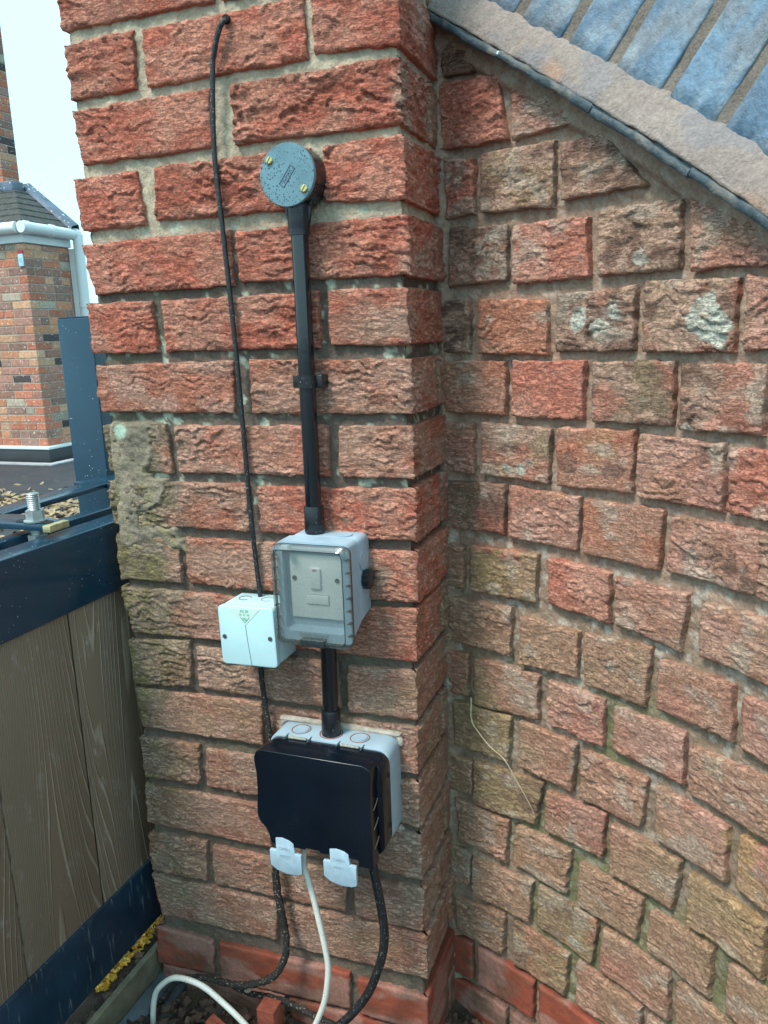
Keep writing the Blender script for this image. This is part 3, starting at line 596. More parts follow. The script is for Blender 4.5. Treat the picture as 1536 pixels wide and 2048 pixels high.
# ------------------------------------------------------------ GROUND
def gridmesh(x0, x1, y0, y1, n, m_, zf):
    X, Y = np.meshgrid(np.linspace(x0, x1, n), np.linspace(y0, y1, m_)); X = X.ravel(); Y = Y.ravel(); V = np.stack([X, Y, zf(X, Y)], -1)
    idx = np.arange(n*m_).reshape(m_, n); return V, np.stack([idx[:-1, :-1], idx[:-1, 1:], idx[1:, 1:], idx[1:, :-1]], -1).reshape(-1, 4)
V, Fq = gridmesh(-120, 120, -120, 120, 60, 60, lambda x, y: -.86+0*x)
tag(arr('ground', V, Fq, M_tarmac, smooth=False), kind='structure')
def soilz(x, y):
    b = -.765+.05*sm(-.012, -.03, x)+.055*np.exp(-((x-.10)/.10)**2-((y+.16)/.10)**2)
    b += .018*(fbm(x*24, y*24, 3, 4)-.5)+.008*(vn(x*140, y*140, 5)-.5)
    b -= .03*sm(.40, .46, x)
    return b-.08*sm(1.25, 1.5, np.hypot(x-.2, y+.1))
V, Fq = gridmesh(-1.3, 1.7, -1.6, 1.4, 420, 420, soilz)
tag(arr('soil', V, Fq, M_soil), kind='structure')

# ------------------------------------------------------------ PIER
pier = thing('brick_pier', (.22, .1, -.85), 'tall rough faced red brick pier carrying the sockets and conduit', 'brick pier')
PW = .44
def smear(u, z):   # old render smear and moss over the pier's left edge
    a = sm(.0, .012, u)*sm(.088, .070, u-.030*(z < .055)+.050*(fbm(u*45, z*45, 2, 4)-.5))*sm(.138, .122, z+.01*(fbm(u*50, z*50, 4, 2)-.5))*sm(-.085, -.03, z+.05*(fbm(u*40, z*40, 8, 3)-.5))
    return a*sm(.30, .40, fbm(u*34+3, z*34, 12, 3)+.25*sm(.03, .07, z))
def pier_col(u, z, led, kind, seed, extra):
    c = paint(u, z, led, kind, seed, extra)
    # weathering: pink dusty faces lower down
    f = fbm(u*13, z*17, 31, 4)
    w = (sm(.42, .68, f)*.55*sm(.45, .1, z))[:, None]; c = c*(1-w)+np.array([.46, .265, .19])*w
    w = (sm(.55, .75, fbm(u*40, z*50, 37, 3))*.35*sm(.3, -.1, z))[:, None]; c = c*(1-w)+np.array([.46, .34, .26])*w
    w = (sm(-.15, -.5, z)*.32*sm(.35, .6, fbm(u*9, z*9, 33, 3)))[:, None]; c = c*(1-w)+np.array([.30, .205, .15])*w
    # green and olive growth down the left edge
    n = fbm(u*30, z*30, 44, 4)
    band = sm(.150, .125, z)*sm(-.72, -.12, z)
    lim = .092-.035*sm(-.1, -.4, z)
    w = (sm(.05, -.04, u-lim+.09*(n-.5))*band*.92)[:, None]
    mc = np.where((fbm(u*45, z*45, 46, 3) > .5)[:, None], np.array([.19, .165, .10]), np.array([.27, .22, .16])); c = c*(1-w)+mc*w
    w = .45*((z < .06)*sm(.56, .66, fbm(u*26, z*30, 48, 3))*sm(.10, .06, u)*band*.7)[:, None]; c = c*(1-w)+np.array([.32, .29, .10])*w
    w = (sm(.30, .44, u)*sm(.6, .72, fbm(u*16, z*16, 49, 3))*.45)[:, None]; c = c*(1-w)+np.array([.44, .36, .28])*w
    return c
def plinth_col(u, z, led, kind, seed, extra):
    n = fbm(u*16+seed, z*26, seed+3, 4); edge = 0
    c = np.array([.27, .070, .042])*(1+.25*(vn(u*60, z*60, seed)-.5))[:, None]
    w = (sm(.42, .56, n)*(.35+.5*vn(u*500, z*500, 9)))[:, None]
    c = c*(1-w)+np.array([.36, .23, .19])*w
    w = (sm(.45, .62, fbm(u*20, z*30, 77, 4))*(.25+.75*sm(-.66, -.74, z))*.75)[:, None]; return c*(1-w)+np.array([.13, .085, .06])*(.7+.6*vn(u*300, z*300, 12))[:, None]*w
for i, row in enumerate(FRONT):
    r = int(row[0]); q = [(row[1], row[2]), (row[3], row[4]), (row[5], row[6]), (row[7], row[8])]
    seed = 11+i*7; xl = q[0][0]; xr = q[1][0]; wrap = ''
    if xl < .03: wrap += 'L'
    if xr > .42: wrap += ('RR' if r % 2 else 'R')
    hid = xl < .03 and False
    if r >= 17:
        brick(q, seed, .0006, .02, 'r', fpos, pier, res=.0026, wrap=wrap, edge=.003, mt=M_plinth, colfn=plinth_col)
    else:
        if r <= 3: amp, lam = .0058, .0155
        elif r <= 8: amp, lam = .0040, .0110
        else: amp, lam = .0034, .0100
        k = 'r' if r < 6 else ('q' if r < 11 else 'd')
        if (r, xl > .2) in ((7, False),) and xl > .05: k = 'R'
        if r in (8, 9, 10) and xl > .15: k = 'r'
        brick(q, seed, amp, lam, k, fpos, pier, res=(.0016 if r > -1 else .004), wrap=wrap, colfn=pier_col, smooth_at=(.232, .60, .05) if (r == 1 and .05 < xl < .2) else None)
# returns behind the corner headers
rng = random.Random(5)
for r in range(-6, 19, 2):
    rr = [f for f in FRONT if f[0] == r][-1]
    z1, z0 = rr[4], rr[6]; xc = rr[3]
    def rp(s, off, z, xc=xc): return np.stack([xc+np.asarray(off, float), np.asarray(s, float), np.broadcast_to(z, np.shape(s))*1.0], -1)
    brick([(.1135, z1), (.215, z1), (.215, z0), (.1135, z0)], 900+r, .004 if r < 17 else .0006, .012, 'd' if r > 5 else 'q', rp, pier, res=.0028 if r >= 0 else .005, mt=M_brick if r < 17 else M_plinth, colfn=None if r < 17 else plinth_col)
# mortar: front, left and right faces recessed behind the bricks
def mort_col(u, z):
    top = np.array([.50, .42, .31]); low = np.array([.155, .122, .100]); n = fbm(u*14, z*14, 61, 4)
    t = sm(.375, .335, z+.03*(n-.5)+.03*(u-.2))[:, None]; c = top*(1-t)+low*t
    c = c*(1+.35*(fbm(u*60, z*60, 62, 3)-.5))[:, None]
    w = (sm(.66, .72, fbm(u*70, z*70, 63, 3))*.8*sm(-.02, .02, z)*sm(.40, .36, z))[:, None]; c = c*(1-w)+np.array([.50, .56, .44])*w
    w = (sm(-.2, -.45, z)*.5)[:, None]; c = c*(1-w)+np.array([.17, .13, .10])*w
    w = (sm(.5, .65, fbm(u*20, z*20, 64, 3))*.3*(z < .3))[:, None]; c = c*(1-w)+np.array([.13, .14, .08])*w
    return c
mo = lambda u, z: -.0085+.004*(fbm(u*50, z*50, 70, 4)-.5)+.0034*(vn(u*180, z*180, 71)-.5)+.001*sm(.40, .5, z)
def mpos(s, off, z):
    s = np.asarray(s, float); o = -np.asarray(off, float); L_ = s < 0; Rr = s > PW
    x = np.where(L_, o, np.where(Rr, PW-o, np.clip(s, o, PW-o))); y = np.where(L_, np.maximum(-s, o), np.where(Rr, np.maximum(s-PW, o), o))
    return np.stack([x, y, z*1.0], -1)
sheet('mortar', -.30, PW+.235, -.86, 1.12, .0032, mpos, mo, mort_col, M_mortar, pier)
# flush smear of old mortar and moss that bridges the joints on the left
def smo(u, z): return -.016+.0180*smear(u, z)+.006*(fbm(u*45, z*80, 90, 4)-.5)+.0012*(vn(u*220, z*220, 91)-.5)
def smc(u, z):
    n = fbm(u*34, z*34, 92, 4); c = np.array([.30, .245, .18])*(1+.35*(vn(u*260, z*260, 93)-.5))[:, None]
    w = (sm(.45, .7, n)*sm(.1, .04, z)*.8)[:, None]; c = c*(1-w)+np.array([.26, .235, .12])*w
    w = (sm(.52, .6, fbm(u*22, z*22, 95, 3))*.6)[:, None]; c = c*(1-w)+np.array([.14, .13, .10])*w
    w = (sm(.013, .006, np.hypot(u-.028, z-.118))*.8)[:, None]; return c*(1-w)+np.array([.45, .60, .48])*w
sheet('mortar_smear', .006, .135, -.14, .14, .0018, fpos, smo, smc, M_mortar, pier)
# rubbed hole where the cable goes in
box('mortar', .02, .42, .06, .4, -.86, 1.115, M_mortar, pier, tone=(.2, .17, .14))
# drilled hole as a dark disc, the shade inside put into its colour
cyl('cable_hole', (.2325, .0, .588), (.2325, -.0032, .588), .0048, mat('hole_shade', (.01, .008, .007), .95), pier, n=20)

# ------------------------------------------------------------ CURVED WALL
cw = thing('curved_garden_wall', (.62, .1, -.85), 'curved garden wall of weathered rough headers with sloping blue brick coping', 'garden wall')
KIND = {(-5, 0): 'k', (-4, 0): 'r', (-4, 1): 'p', (-3, 0): 'r', (-3, 1): 'o', (-3, 2): 'o', (-2, 0): 'k', (-2, 1): 'R', (-2, 2): 'o', (-2, 3): 'p', (-1, 0): 'o', (-1, 1): 'O', (-1, 2): 'o', (-1, 3): 'o', (-1, 4): 'p',
        (0, 0): 'O', (0, 1): 'R', (0, 2): 'o', (0, 3): 'o', (1, 0): 'p', (1, 1): 'o', (1, 2): 'O', (1, 3): 'p', (1, 4): 'R', (2, 0): 'k', (2, 1): 'p', (2, 2): 'O', (2, 3): 'p', (3, 0): 'b', (3, 1): 'g', (3, 2): 'R', (3, 3): 'p', (3, 4): 'p',
        (4, 0): 'b', (4, 1): 'b', (4, 2): 'b', (4, 3): 'p', (4, 4): 'p', (5, 0): 'q', (5, 1): 'd', (5, 2): 'p', (5, 3): 'p', (6, 0): 'g', (6, 3): 'p', (7, 1): 'g', (7, 4): 'Y', (9, 2): 'g', (10, 1): 'g'}
MINT = (.56, .66, .58); GRN = (.20, .30, .10); DRK = (.05, .06, .05); PALE = (.62, .55, .46)
SPOTS = [(0.2067, 0.2417, 0.0181, (0.54, 0.66, 0.57), 0.95), (0.2303, 0.2328, 0.0127, (0.54, 0.66, 0.57), 0.8), (0.2526, 0.2479, 0.0099, (0.54, 0.66, 0.57), 0.9), (0.3617, 0.2505, 0.0167, (0.54, 0.66, 0.57), 0.95), (0.3714, 0.2313, 0.0189, (0.54, 0.66, 0.57), 0.95), (0.351, 0.2367, 0.0125, (0.54, 0.66, 0.57), 0.9), (0.3809, 0.217, 0.011, (0.54, 0.66, 0.57), 0.85), (0.0827, 0.3448, 0.0097, (0.54, 0.66, 0.57), 0.9), (0.0638, 0.3127, 0.0212, (0.05, 0.06, 0.05), 0.8), (0.0864, 0.3455, 0.0194, (0.05, 0.06, 0.05), 0.6), (0.2721, 0.3205, 0.0156, (0.05, 0.06, 0.05), 0.75), (0.238, 0.3062, 0.0099, (0.05, 0.06, 0.05), 0.8), (0.276, 0.3002, 0.0132, (0.05, 0.06, 0.05), 0.8), (0.2821, 0.3021, 0.0095, (0.54, 0.66, 0.57), 0.6), (0.1962, 0.2613, 0.0143, (0.05, 0.06, 0.05), 0.7), (0.2931, 0.1846, 0.0243, (0.13, 0.16, 0.09), 0.8), (0.3068, 0.1563, 0.0242, (0.13, 0.16, 0.09), 0.7), (0.2786, 0.1497, 0.0162, (0.13, 0.16, 0.09), 0.6), (0.1231, 0.0658, 0.01, (0.54, 0.66, 0.57), 0.9), (0.1041, 0.0641, 0.0087, (0.54, 0.66, 0.57), 0.8), (0.1528, 0.09, 0.0209, (0.22, 0.24, 0.12), 0.5), (0.1926, 0.0783, 0.0149, (0.05, 0.06, 0.05), 0.7), (0.2549, 0.0731, 0.0168, (0.05, 0.06, 0.05), 0.7), (0.2371, 0.1027, 0.0261, (0.42, 0.26, 0.13), 0.5), (0.3703, 0.1071, 0.0149, (0.05, 0.06, 0.05), 0.45), (0.407, -0.001, 0.0125, (0.05, 0.06, 0.05), 0.8), (0.3887, 0.0051, 0.0139, (0.05, 0.06, 0.05), 0.8), (0.4315, -0.0151, 0.0111, (0.05, 0.06, 0.05), 0.8), (0.3584, -0.0016, 0.0108, (0.05, 0.06, 0.05), 0.6), (0.4251, -0.0067, 0.0089, (0.05, 0.06, 0.05), 0.7), (0.0844, 0.0101, 0.0208, (0.05, 0.06, 0.05), 0.8), (0.0281, 0.0137, 0.0277, (0.13, 0.16, 0.09), 0.6), (-0.0064, -0.0322, 0.0158, (0.13, 0.16, 0.09), 0.5), (0.0799, -0.0817, 0.038, (0.28, 0.27, 0.12), 0.75), (0.0575, -0.2742, 0.044, (0.28, 0.27, 0.12), 0.8), (0.0825, -0.3188, 0.0477, (0.28, 0.27, 0.12), 0.7), (0.0906, -0.4, 0.0321, (0.28, 0.27, 0.12), 0.6), (0.2601, -0.1591, 0.0061, (0.54, 0.66, 0.57), 0.8), (0.216, -0.5683, 0.0107, (0.54, 0.66, 0.57), 0.5), (0.2119, -0.567, 0.0092, (0.54, 0.66, 0.57), 0.6), (0.094, 0.4232, 0.0237, (0.28, 0.27, 0.12), 0.35), (0.1363, 0.3949, 0.0297, (0.28, 0.27, 0.12), 0.3), (0.2159, 0.4133, 0.0135, (0.05, 0.06, 0.05), 0.6), (0.2028, 0.4257, 0.0149, (0.05, 0.06, 0.05), 0.5), (0.3452, 0.1276, 0.0082, (0.54, 0.66, 0.57), 0.6), (0.2637, 0.1105, 0.0064, (0.5, 0.12, 0.07), 0.6), (0.4036, -0.226, 0.0157, (0.4, 0.5, 0.36), 0.35), (0.4405, -0.2983, 0.0237, (0.45, 0.36, 0.12), 0.6), (0.4569, -0.3458, 0.0354, (0.45, 0.36, 0.12), 0.5), (0.0189, -0.5186, 0.0256, (0.22, 0.24, 0.12), 0.3)]
def wall_col(u, z, led, kind, seed, extra):
    c = paint(u, z, led, kind, seed, extra)
    c = c*.70+np.array([.56, .25, .19])*.30*(.85+.3*vn(u*300, z*300, 135))[:, None]
    w = (sm(.1, -.25, z)*.34*sm(.35, .6, fbm(u*8, z*8, 133, 3)))[:, None]; c = c*(1-w)+np.array([.34, .26, .16])*w
    w = (sm(.6, .72, fbm(u*28, z*40, 134, 3))*.5)[:, None]; c = c*(1-w)+np.array([.50, .42, .34])*w
    return c
CS, CZ, CT = 0.005, 0.597, -0.652       # rake of the coping: z = CZ + CT*(s-CS)
for i, row in enumerate(WALL):
    r, j = int(row[0]), int(row[1]); q = [(row[2], row[3]), (row[4], row[5]), (row[6], row[7]), (row[8], row[9])]
    if q[0][0] > .64 or q[1][0] > .72: continue
    rk = lambda s: CZ+CT*(s-CS)-.030
    if r > -2 and min(rk(q[2][0]), rk(q[3][0])) < q[2][1]-.0: continue
    if r <= -2: rk = lambda s: CZ+CT*(s-CS)-.012
    q = [(q[0][0], min(q[0][1], rk(q[0][0]))), (q[1][0], min(q[1][1], rk(q[1][0]))), q[2], q[3]]
    if q[1][1] < q[2][1]+.006: q[1] = (q[1][0], q[2][1]+.006)
    seed = 401+i*5; kd = KIND.get((r, j), 'b' if (i*7) % 5 else 'd')
    if r >= 11:
        brick(q, seed, .0006, .02, 'r', wpos, cw, res=.0028, edge=.003, mt=M_plinth, colfn=plinth_col)
    else:
        flat = (r, j) in ((0, 0), (2, 2), (1, 2), (2, 0))
        brick(q, seed, .0012 if flat else (.0038 if r < 3 else .0032), .0125 if r < 3 else .011, kd, wpos, cw, res=.0016 if q[0][0] < .5 else .004, colfn=wall_col, extra=[s for s in SPOTS if abs(s[0]-q[0][0]) < .2 and abs(s[1]-q[0][1]) < .2])
def wm_col(u, z):
    c = np.array([.36, .248, .185])*(1+.4*(fbm(u*26, z*26, 141, 4)-.5))[:, None]*(1+.3*(vn(u*280, z*280, 142)-.5))[:, None]
    w = (sm(.02, -.2, z)*.7)[:, None]; c = c*(1-w)+np.array([.25, .19, .135])*w
    w = (sm(-.12, -.25, z)*sm(.45, .6, fbm(u*11, z*9, 143, 3))*.55)[:, None]; c = c*(1-w)+np.array([.12, .17, .065])*w
    w = (sm(.56, .66, fbm(u*110, z*110, 144, 3))*(.35+.45*sm(.0, -.06, z)*sm(-.35, -.2, z)))[:, None]; return c*(1-w)+np.array([.50, .45, .38])*w
def wm_off(u, z):
    o = -.0105+.006*(fbm(u*38, z*45, 150, 4)-.5)+.0036*(vn(u*230, z*230, 151)-.5)
    rk = CZ+CT*(u-CS); o = o+.0105*sm(-.036, -.024, z-rk+.010*(fbm(u*25, z*25, 153, 2)-.5))
    o = o+.012*sm(.020, .0, u)
    return o
sheet('mortar', -.03, .70, -.86, .64, .0030, lambda s, o, z: wpos(s, o, np.minimum(z, CZ+CT*(s-CS)-.002)), wm_off, wm_col, M_mortar, cw)
# back and core of the wall
bm = bmesh.new(); prev = None
for s in np.arange(-.03, .71, .03):
    zt = CZ+CT*(s-CS)-.012
    a = [Vector(p) for p in (wpos([s], -.02, -.86)[0], wpos([s], -.02, zt)[0], wpos([s], -.21, zt)[0], wpos([s], -.21, -.86)[0])]
    vs = [bm.verts.new(p) for p in a]
    if prev:
        for k in range(4): bm.faces.new((prev[k], prev[(k+1) % 4], vs[(k+1) % 4], vs[k]))
    if prev is None: bm.faces.new(vs)
    prev = vs
bm.faces.new(prev[::-1])
fin(bm, 'wall_core', M_mortar, cw, tone=(.2, .16, .12))
# coping: creasing tiles, mortar fillet, bricks on edge. frame along the rake
ct = math.sqrt(1+CT*CT); ce, sn_ = 1/ct, CT/ct
def rake(t, up_, off):   # t = distance along the rake, up_ = square to the rake in the wall face
    s = CS+t*ce-up_*sn_; z = CZ+t*sn_+up_*ce
    return wpos(s, off, z)
def rgrid(name, t0, t1, prof, mt, colfn, res=.006, seed=0, jag=.001):
    """prof: list of (up, off); swept along the rake"""
    T = np.arange(t0, t1+res*.4, res); n = len(prof); A, K = np.meshgrid(T, np.arange(n)); t = A.ravel(); k = K.ravel().astype(int)
    P_ = np.array(prof); upv = P_[k, 0]; of = P_[k, 1]
    j = jag*(fbm(t*60+seed, upv*60+of*40, seed, 3)-.5)*2
    V = rake(t, upv+j, of+j*.7); idx = np.arange(len(t)).reshape(n, len(T))
    Fq = np.stack([idx[:-1, :-1], idx[1:, :-1], idx[1:, 1:], idx[:-1, 1:]], -1).reshape(-1, 4)
    return arr(name, V, Fq, mt, cw, tone=colfn(t, upv))
def densify(pts, n):
    o = []
    for a, b in zip(pts[:-1], pts[1:]):
        for k in range(n): o.append((a[0]+(b[0]-a[0])*k/n, a[1]+(b[1]-a[1])*k/n))
    return o+[pts[-1]]
def blue_tile(t, u):
    c = np.array([.045, .072, .088])*(1+.6*(fbm(t*40, u*90, 161, 3)-.5))[:, None]
    w = (sm(.5, .62, fbm(t*55, u*60, 163, 3))*.5)[:, None]; return c*(1-w)+np.array([.22, .20, .17])*w
tt = [-.02, .122, .272, .418, .565, .71]
for k in range(5):
    a, b = tt[k]+.0014, tt[k+1]-.0002; d = [0, .001, -.001, .0005, 0][k]
    rgrid('creasing_tile', a, b, densify([(-.001+d, -.03), (-.0015+d, .024), (-.0005+d, .0262), (.0062+d, .0262), (.0072+d, .025), (.0072+d, -.03)], 2), M_blueb, blue_tile, .004, 11*k, .0022)
def fil_col(t, u):
    c = np.array([.33, .27, .24])*(1+.3*(fbm(t*14, u*40, 171, 4)-.5))[:, None]*(1+.25*(vn(t*260, u*260, 172)-.5))[:, None]
    w = (sm(.6, .7, fbm(t*10+4, u*12, 173, 3))*.6)[:, None]; c = c*(1-w)+np.array([.45, .26, .17])*w
    w = (sm(.58, .68, fbm(t*16+9, u*22, 174, 3))*.5)[:, None]; return c*(1-w)+np.array([.24, .24, .26])*w
rgrid('mortar_fillet', -.03, .72, densify([(.0062, .018), (.0085, .0240), (.020, .020), (.032, .011), (.042, .003), (.047, -.006), (.048, -.02)], 4), M_mortar, fil_col, .003, 5, .0024)
def bb_col(seed):
    def f(t, u):
        n = fbm(t*20, u*14, 181+seed, 4)
        c = np.array([.085, .155, .235])*(1-sm(.35, .6, n))[:, None]+np.array([.13, .225, .32])*sm(.35, .6, n)[:, None]
        c = c*(1+.25*(fbm(t*110, u*50, 182+seed, 3)-.5))[:, None]
        w = (sm(.50, .64, fbm(t*38, u*30, 183+seed, 4))*.65)[:, None]; c = c*(1-w)+np.array([.20, .21, .22])*w
        w = (sm(.62, .68, fbm(t*60, u*60, 184+seed, 3))*.5)[:, None]; return c*(1-w)+np.array([.34, .40, .44])*w
    return f
# each coping brick stands square to the rake; joint positions measured along it
LEAN = .22
def lean(pts): return [(u_, o_-(u_-.04)*LEAN) for u_, o_ in pts]
jt = [-.045, .030, .107, .181, .252, .329, .405, .482, .558, .634, .71]
for k in range(len(jt)-1):
    a, b = jt[k]+.0065, jt[k+1]-.0065
    # full loop round the brick: front face plus side returns
    prof = densify([(.036, -.02), (.036, -.004), (.038, .001), (.10, .001), (.17, .001), (.2485, .001), (.2505, -.003), (.2505, -.10)], 3)
    T = np.concatenate([[a, a, a+.0012], np.arange(a+.005, b-.004, .006), [b-.0012, b, b]]); dd = np.zeros(len(T)); dd[0] = dd[-1] = -.05; dd[1] = dd[-2] = -.002
    A, K = np.meshgrid(np.arange(len(T)), np.arange(len(prof))); P_ = np.array(lean(prof)); ti = T[A.ravel()]; u_ = P_[K.ravel(), 0]; o_ = P_[K.ravel(), 1]+dd[A.ravel()]
    o_ = o_+.0012*(fbm(ti*70, u_*50, 190+k, 3)-.5)
    V = rake(ti+.0010*(vn(u_*60, ti*9, k)-.5), u_, o_); idx = np.arange(len(ti)).reshape(len(prof), len(T))
    Fq = np.stack([idx[:-1, :-1], idx[1:, :-1], idx[1:, 1:], idx[:-1, 1:]], -1).reshape(-1, 4)
    arr('coping_brick', V, Fq, M_blueb, cw, tone=bb_col(k*3)(ti, u_))
def bj_col(t, u): return np.array([.20, .17, .145])*(1+.6*(fbm(t*40, u*40, 195, 4)-.5))[:, None]
rgrid('coping_mortar', -.045, .71, densify(lean([(.03, -.001), (.10, -.0010), (.17, -.0010), (.246, -.0015), (.247, -.10)]), 14), M_mortar, bj_col, .004, 8, .0030)

# dry stem hanging on the wall
st = [(-.0, .0, 0)]
pts = [tuple(wpos([s], o, z)[0]) for s, o, z in ((.050, .010, -.262), (.053, .014, -.292), (.064, .013, -.308), (.086, .015, -.322), (.108, .014, -.333), (.128, .014, -.356), (.146, .010, -.384), (.152, .006, -.40))]
tag(tube('dry_stem', pts, lambda t: .0011*(1-.6*t), M_twig, n=6), 'thin pale dry stem hanging across the lower bricks of the curved wall', 'plant stem')

# ------------------------------------------------------------ ELECTRICAL FITTINGS
# round junction box
rb = thing('round_junction_box', (.313, 0, .41), 'round black conduit box with wet lid and two brass screws', 'junction box')
cyl('body', (.313, .004, .41), (.313, -.029, .41), .0335, M_black, rb, n=48)
cyl('lid', (.3132, -.0292, .41), (.3132, -.0335, .41), .0338, M_lid, rb, n=64, rings=[(0, .0338), (.75, .0338), (1, .0330)])
for dx, dz in ((-.0205, .0165), (.0205, -.0165)):
    s_ = cyl('lid_screw', (.3132+dx, -.0336, .41+dz), (.3132+dx, -.0362, .41+dz), .0043, M_brass, rb, n=20, rings=[(0, .0043), (.6, .0043), (1, .0032)])
    b_ = boxbm(-.0040, .0040, -.0004, .0002, -.0004, .0004)
    bmesh.ops.rotate(b_, cent=(0, 0, 0), matrix=Matrix.Rotation(R(-55), 3, 'Y'), verts=b_.verts); bmesh.ops.translate(b_, vec=(.3132+dx, -.0362, .41+dz), verts=b_.verts)
    fin(b_, 'slot', M_line, s_)
ry = R(-52)
text('lettering', 'LUMAX', (.3135, -.0336, .4085), .0048, mat('lid_emboss', (.04, .07, .09), .4), rb, rot=Matrix.Rotation(R(0), 3, 'X').to_4x4().to_euler() if False else (R(90), ry, 0), ext=.0002)
bm = bmesh.new()
for (x0, x1, z0, z1) in ((-.012, .012, .0031, .0036), (-.012, .012, -.0036, -.0031), (-.012, -.0115, -.0036, .0036), (.0115, .012, -.0036, .0036)):
    t_ = boxbm(x0, x1, -.0003, .0003, z0, z1); me_ = bpy.data.meshes.new('t'); t_.to_mesh(me_); t_.free(); bm.from_mesh(me_); bpy.data.meshes.remove(me_)
bmesh.ops.rotate(bm, cent=(0, 0, 0), matrix=Matrix.Rotation(ry, 3, 'Y'), verts=bm.verts); bmesh.ops.translate(bm, vec=(.3135, -.0337, .4085), verts=bm.verts)
fin(bm, 'lettering_border', mat('lid_emboss'), rb)
# spout
cyl('spout', (.3165, -.0165, .382), (.3165, -.0165, .347), .0125, M_black, rb, n=32, rings=[(0, .0128), (.72, .0125), (.76, .0122), (1, .0122)])
prism('spout_web', [(.298, .386), (.335, .386), (.3290, .358), (.304, .358)], -.017, -.012, M_black, rb, bev=.0006)

# upper conduit
cd = thing('conduit', (.316, -.016, .012), 'long black conduit running from the round box down to the clear fronted switch', 'conduit')
cyl('pipe', (.3168, -.0165, .352), (.3160, -.0165, .010), .0100, M_pipe, cd, n=32)
cyl('coupler', (.3160, -.0165, .031), (.3160, -.0165, -.002), .0122, M_black, cd, n=32, rings=[(0, .0116), (.04, .0122), (.95, .0125), (1, .0122)])
sad = thing('conduit_clip', (.316, 0, .182), 'small black saddle clip holding the upper conduit to the brick', 'clip')
prism('clip_ring', [(.316+.0118*math.cos(R(a)), .182+0) for a in (0,)] or [], 0, 0, M_black) if False else None
bm = bmesh.new(); N = 20; ring = []
for i in range(N+1):
    a = R(-100+200*i/N); d = Vector((math.sin(a), -math.cos(a), 0)); c = Vector((.3164, -.0165, 0))
    ring.append([c+d*.0101+Vector((0, 0, .175)), c+d*.0101+Vector((0, 0, .189)), c+d*.0120+Vector((0, 0, .189)), c+d*.0120+Vector((0, 0, .175))])
vv = [[bm.verts.new(p) for p in r_] for r_ in ring]
for i in range(N):
    for k in range(4): bm.faces.new((vv[i][k], vv[i][(k+1) % 4], vv[i+1][(k+1) % 4], vv[i+1][k]))
bm.faces.new(vv[0]); bm.faces.new(vv[-1][::-1])
for i_ in range(N+1): pass
fin(bm, 'clip_ring', M_black, sad, smooth=True)
box('clip_ear', .3280, .3360, -.017, .003, .1745, .1895, M_black, sad, bev=.0008)
box('clip_ear', .2975, .3045, -.017, .003, .1745, .1895, M_black, sad, bev=.0008)

# lower conduit
c2 = thing('conduit', (.327, -.018, -.25), 'short black conduit joining the clear fronted switch to the double socket', 'conduit')
cyl('pipe', (.3285, -.020, -.110), (.3262, -.020, -.245), .0102, M_pipe, c2, n=32)
cyl('coupler', (.3264, -.020, -.236), (.3258, -.020, -.272), .0124, M_black, c2, n=32, rings=[(0, .0117), (.05, .0124), (.95, .0128), (1, .0128)])

# fused switch enclosure
sp = thing('switch_enclosure', (.333, -.03, -.13), 'light grey weatherproof switch enclosure with smoky clear cover on the brick', 'switch box')
def tap(zb_back, zb_front, y0, y1):
    def f(co):
        if co.z < -.06:
            t = (co.y-y1)/(y0-y1); co.z = co.z+((zb_back*(1-t)+zb_front*t)-(-.13))*((-.06-co.z)/.07)
        return co
    return f
prism('back_box', rrect(.2890, .3795, -.13, -.0035, .007), -.034, .003, M_grey, sp, bev=.0012, fn=tap(-.104, -.112, -.034, .0))
# front housing as a frame: outline with a recess
def frame(name, out, inn, y0, y1, yi, mt, parent, fn=None, floor=True):
    b = bmesh.new(); n = len(out); L4 = []
    for pts, y in ((out, y1), (out, y0), (inn, y0), (inn, yi)): L4.append([b.verts.new((x, y, z)) for x, z in pts])
    for k in range(3):
        for i in range(n): b.faces.new((L4[k][i], L4[k][(i+1) % n], L4[k+1][(i+1) % n], L4[k+1][i]))
    if floor: b.faces.new(L4[3]); b.faces.new(L4[0][::-1])
    else:
        for i in range(n): b.faces.new((L4[3][i], L4[3][(i+1) % n], L4[0][(i+1) % n], L4[0][i]))
    bmesh.ops.recalc_face_normals(b, faces=b.faces[:])
    if fn:
        for v in b.verts: v.co = fn(v.co)
    return fin(b, name, mt, parent, smooth=True)
frame('front_housing', rrect(.2855, .3800, -.13, -.003, .007), rrect(.2930, .3700, -.118, -.012, .005), -.0625, -.0352, -.052, M_grey, sp, fn=tap(-.112, -.127, -.0625, -.0352))
box('switch_plate', .2985, .3665, -.0555, -.0521, -.1000, -.0200, M_cream, sp, bev=.001)
sw = box('rocker', .3255, .3395, -.0585, -.0556, -.062, -.036, M_cream, sp, bev=.001); text('lettering', 'ON', (.3325, -.0587, -.0385), .0035, M_red, sw)
fc = box('fuse_carrier', .3200, .3485, -.0572, -.0556, -.0815, -.0700, M_cream, sp, bev=.0006)
frame('fuse_outline', [(.3195, -.0695), (.3490, -.0695), (.3490, -.0820), (.3195, -.0820)][::-1], [(.3199, -.0699), (.3486, -.0699), (.3486, -.0816), (.3199, -.0816)][::-1], -.05575, -.0550, -.0553, M_screw, sp, floor=False)
for x in (.3045, .3605):
    s_ = cyl('plate_screw', (x, -.0556, -.0500), (x, -.0566, -.0500), .0030, M_screw, sp, n=18)
    box('slot', x-.0003, x+.0003, -.0568, -.0565, -.0525, -.0475, M_line, s_)
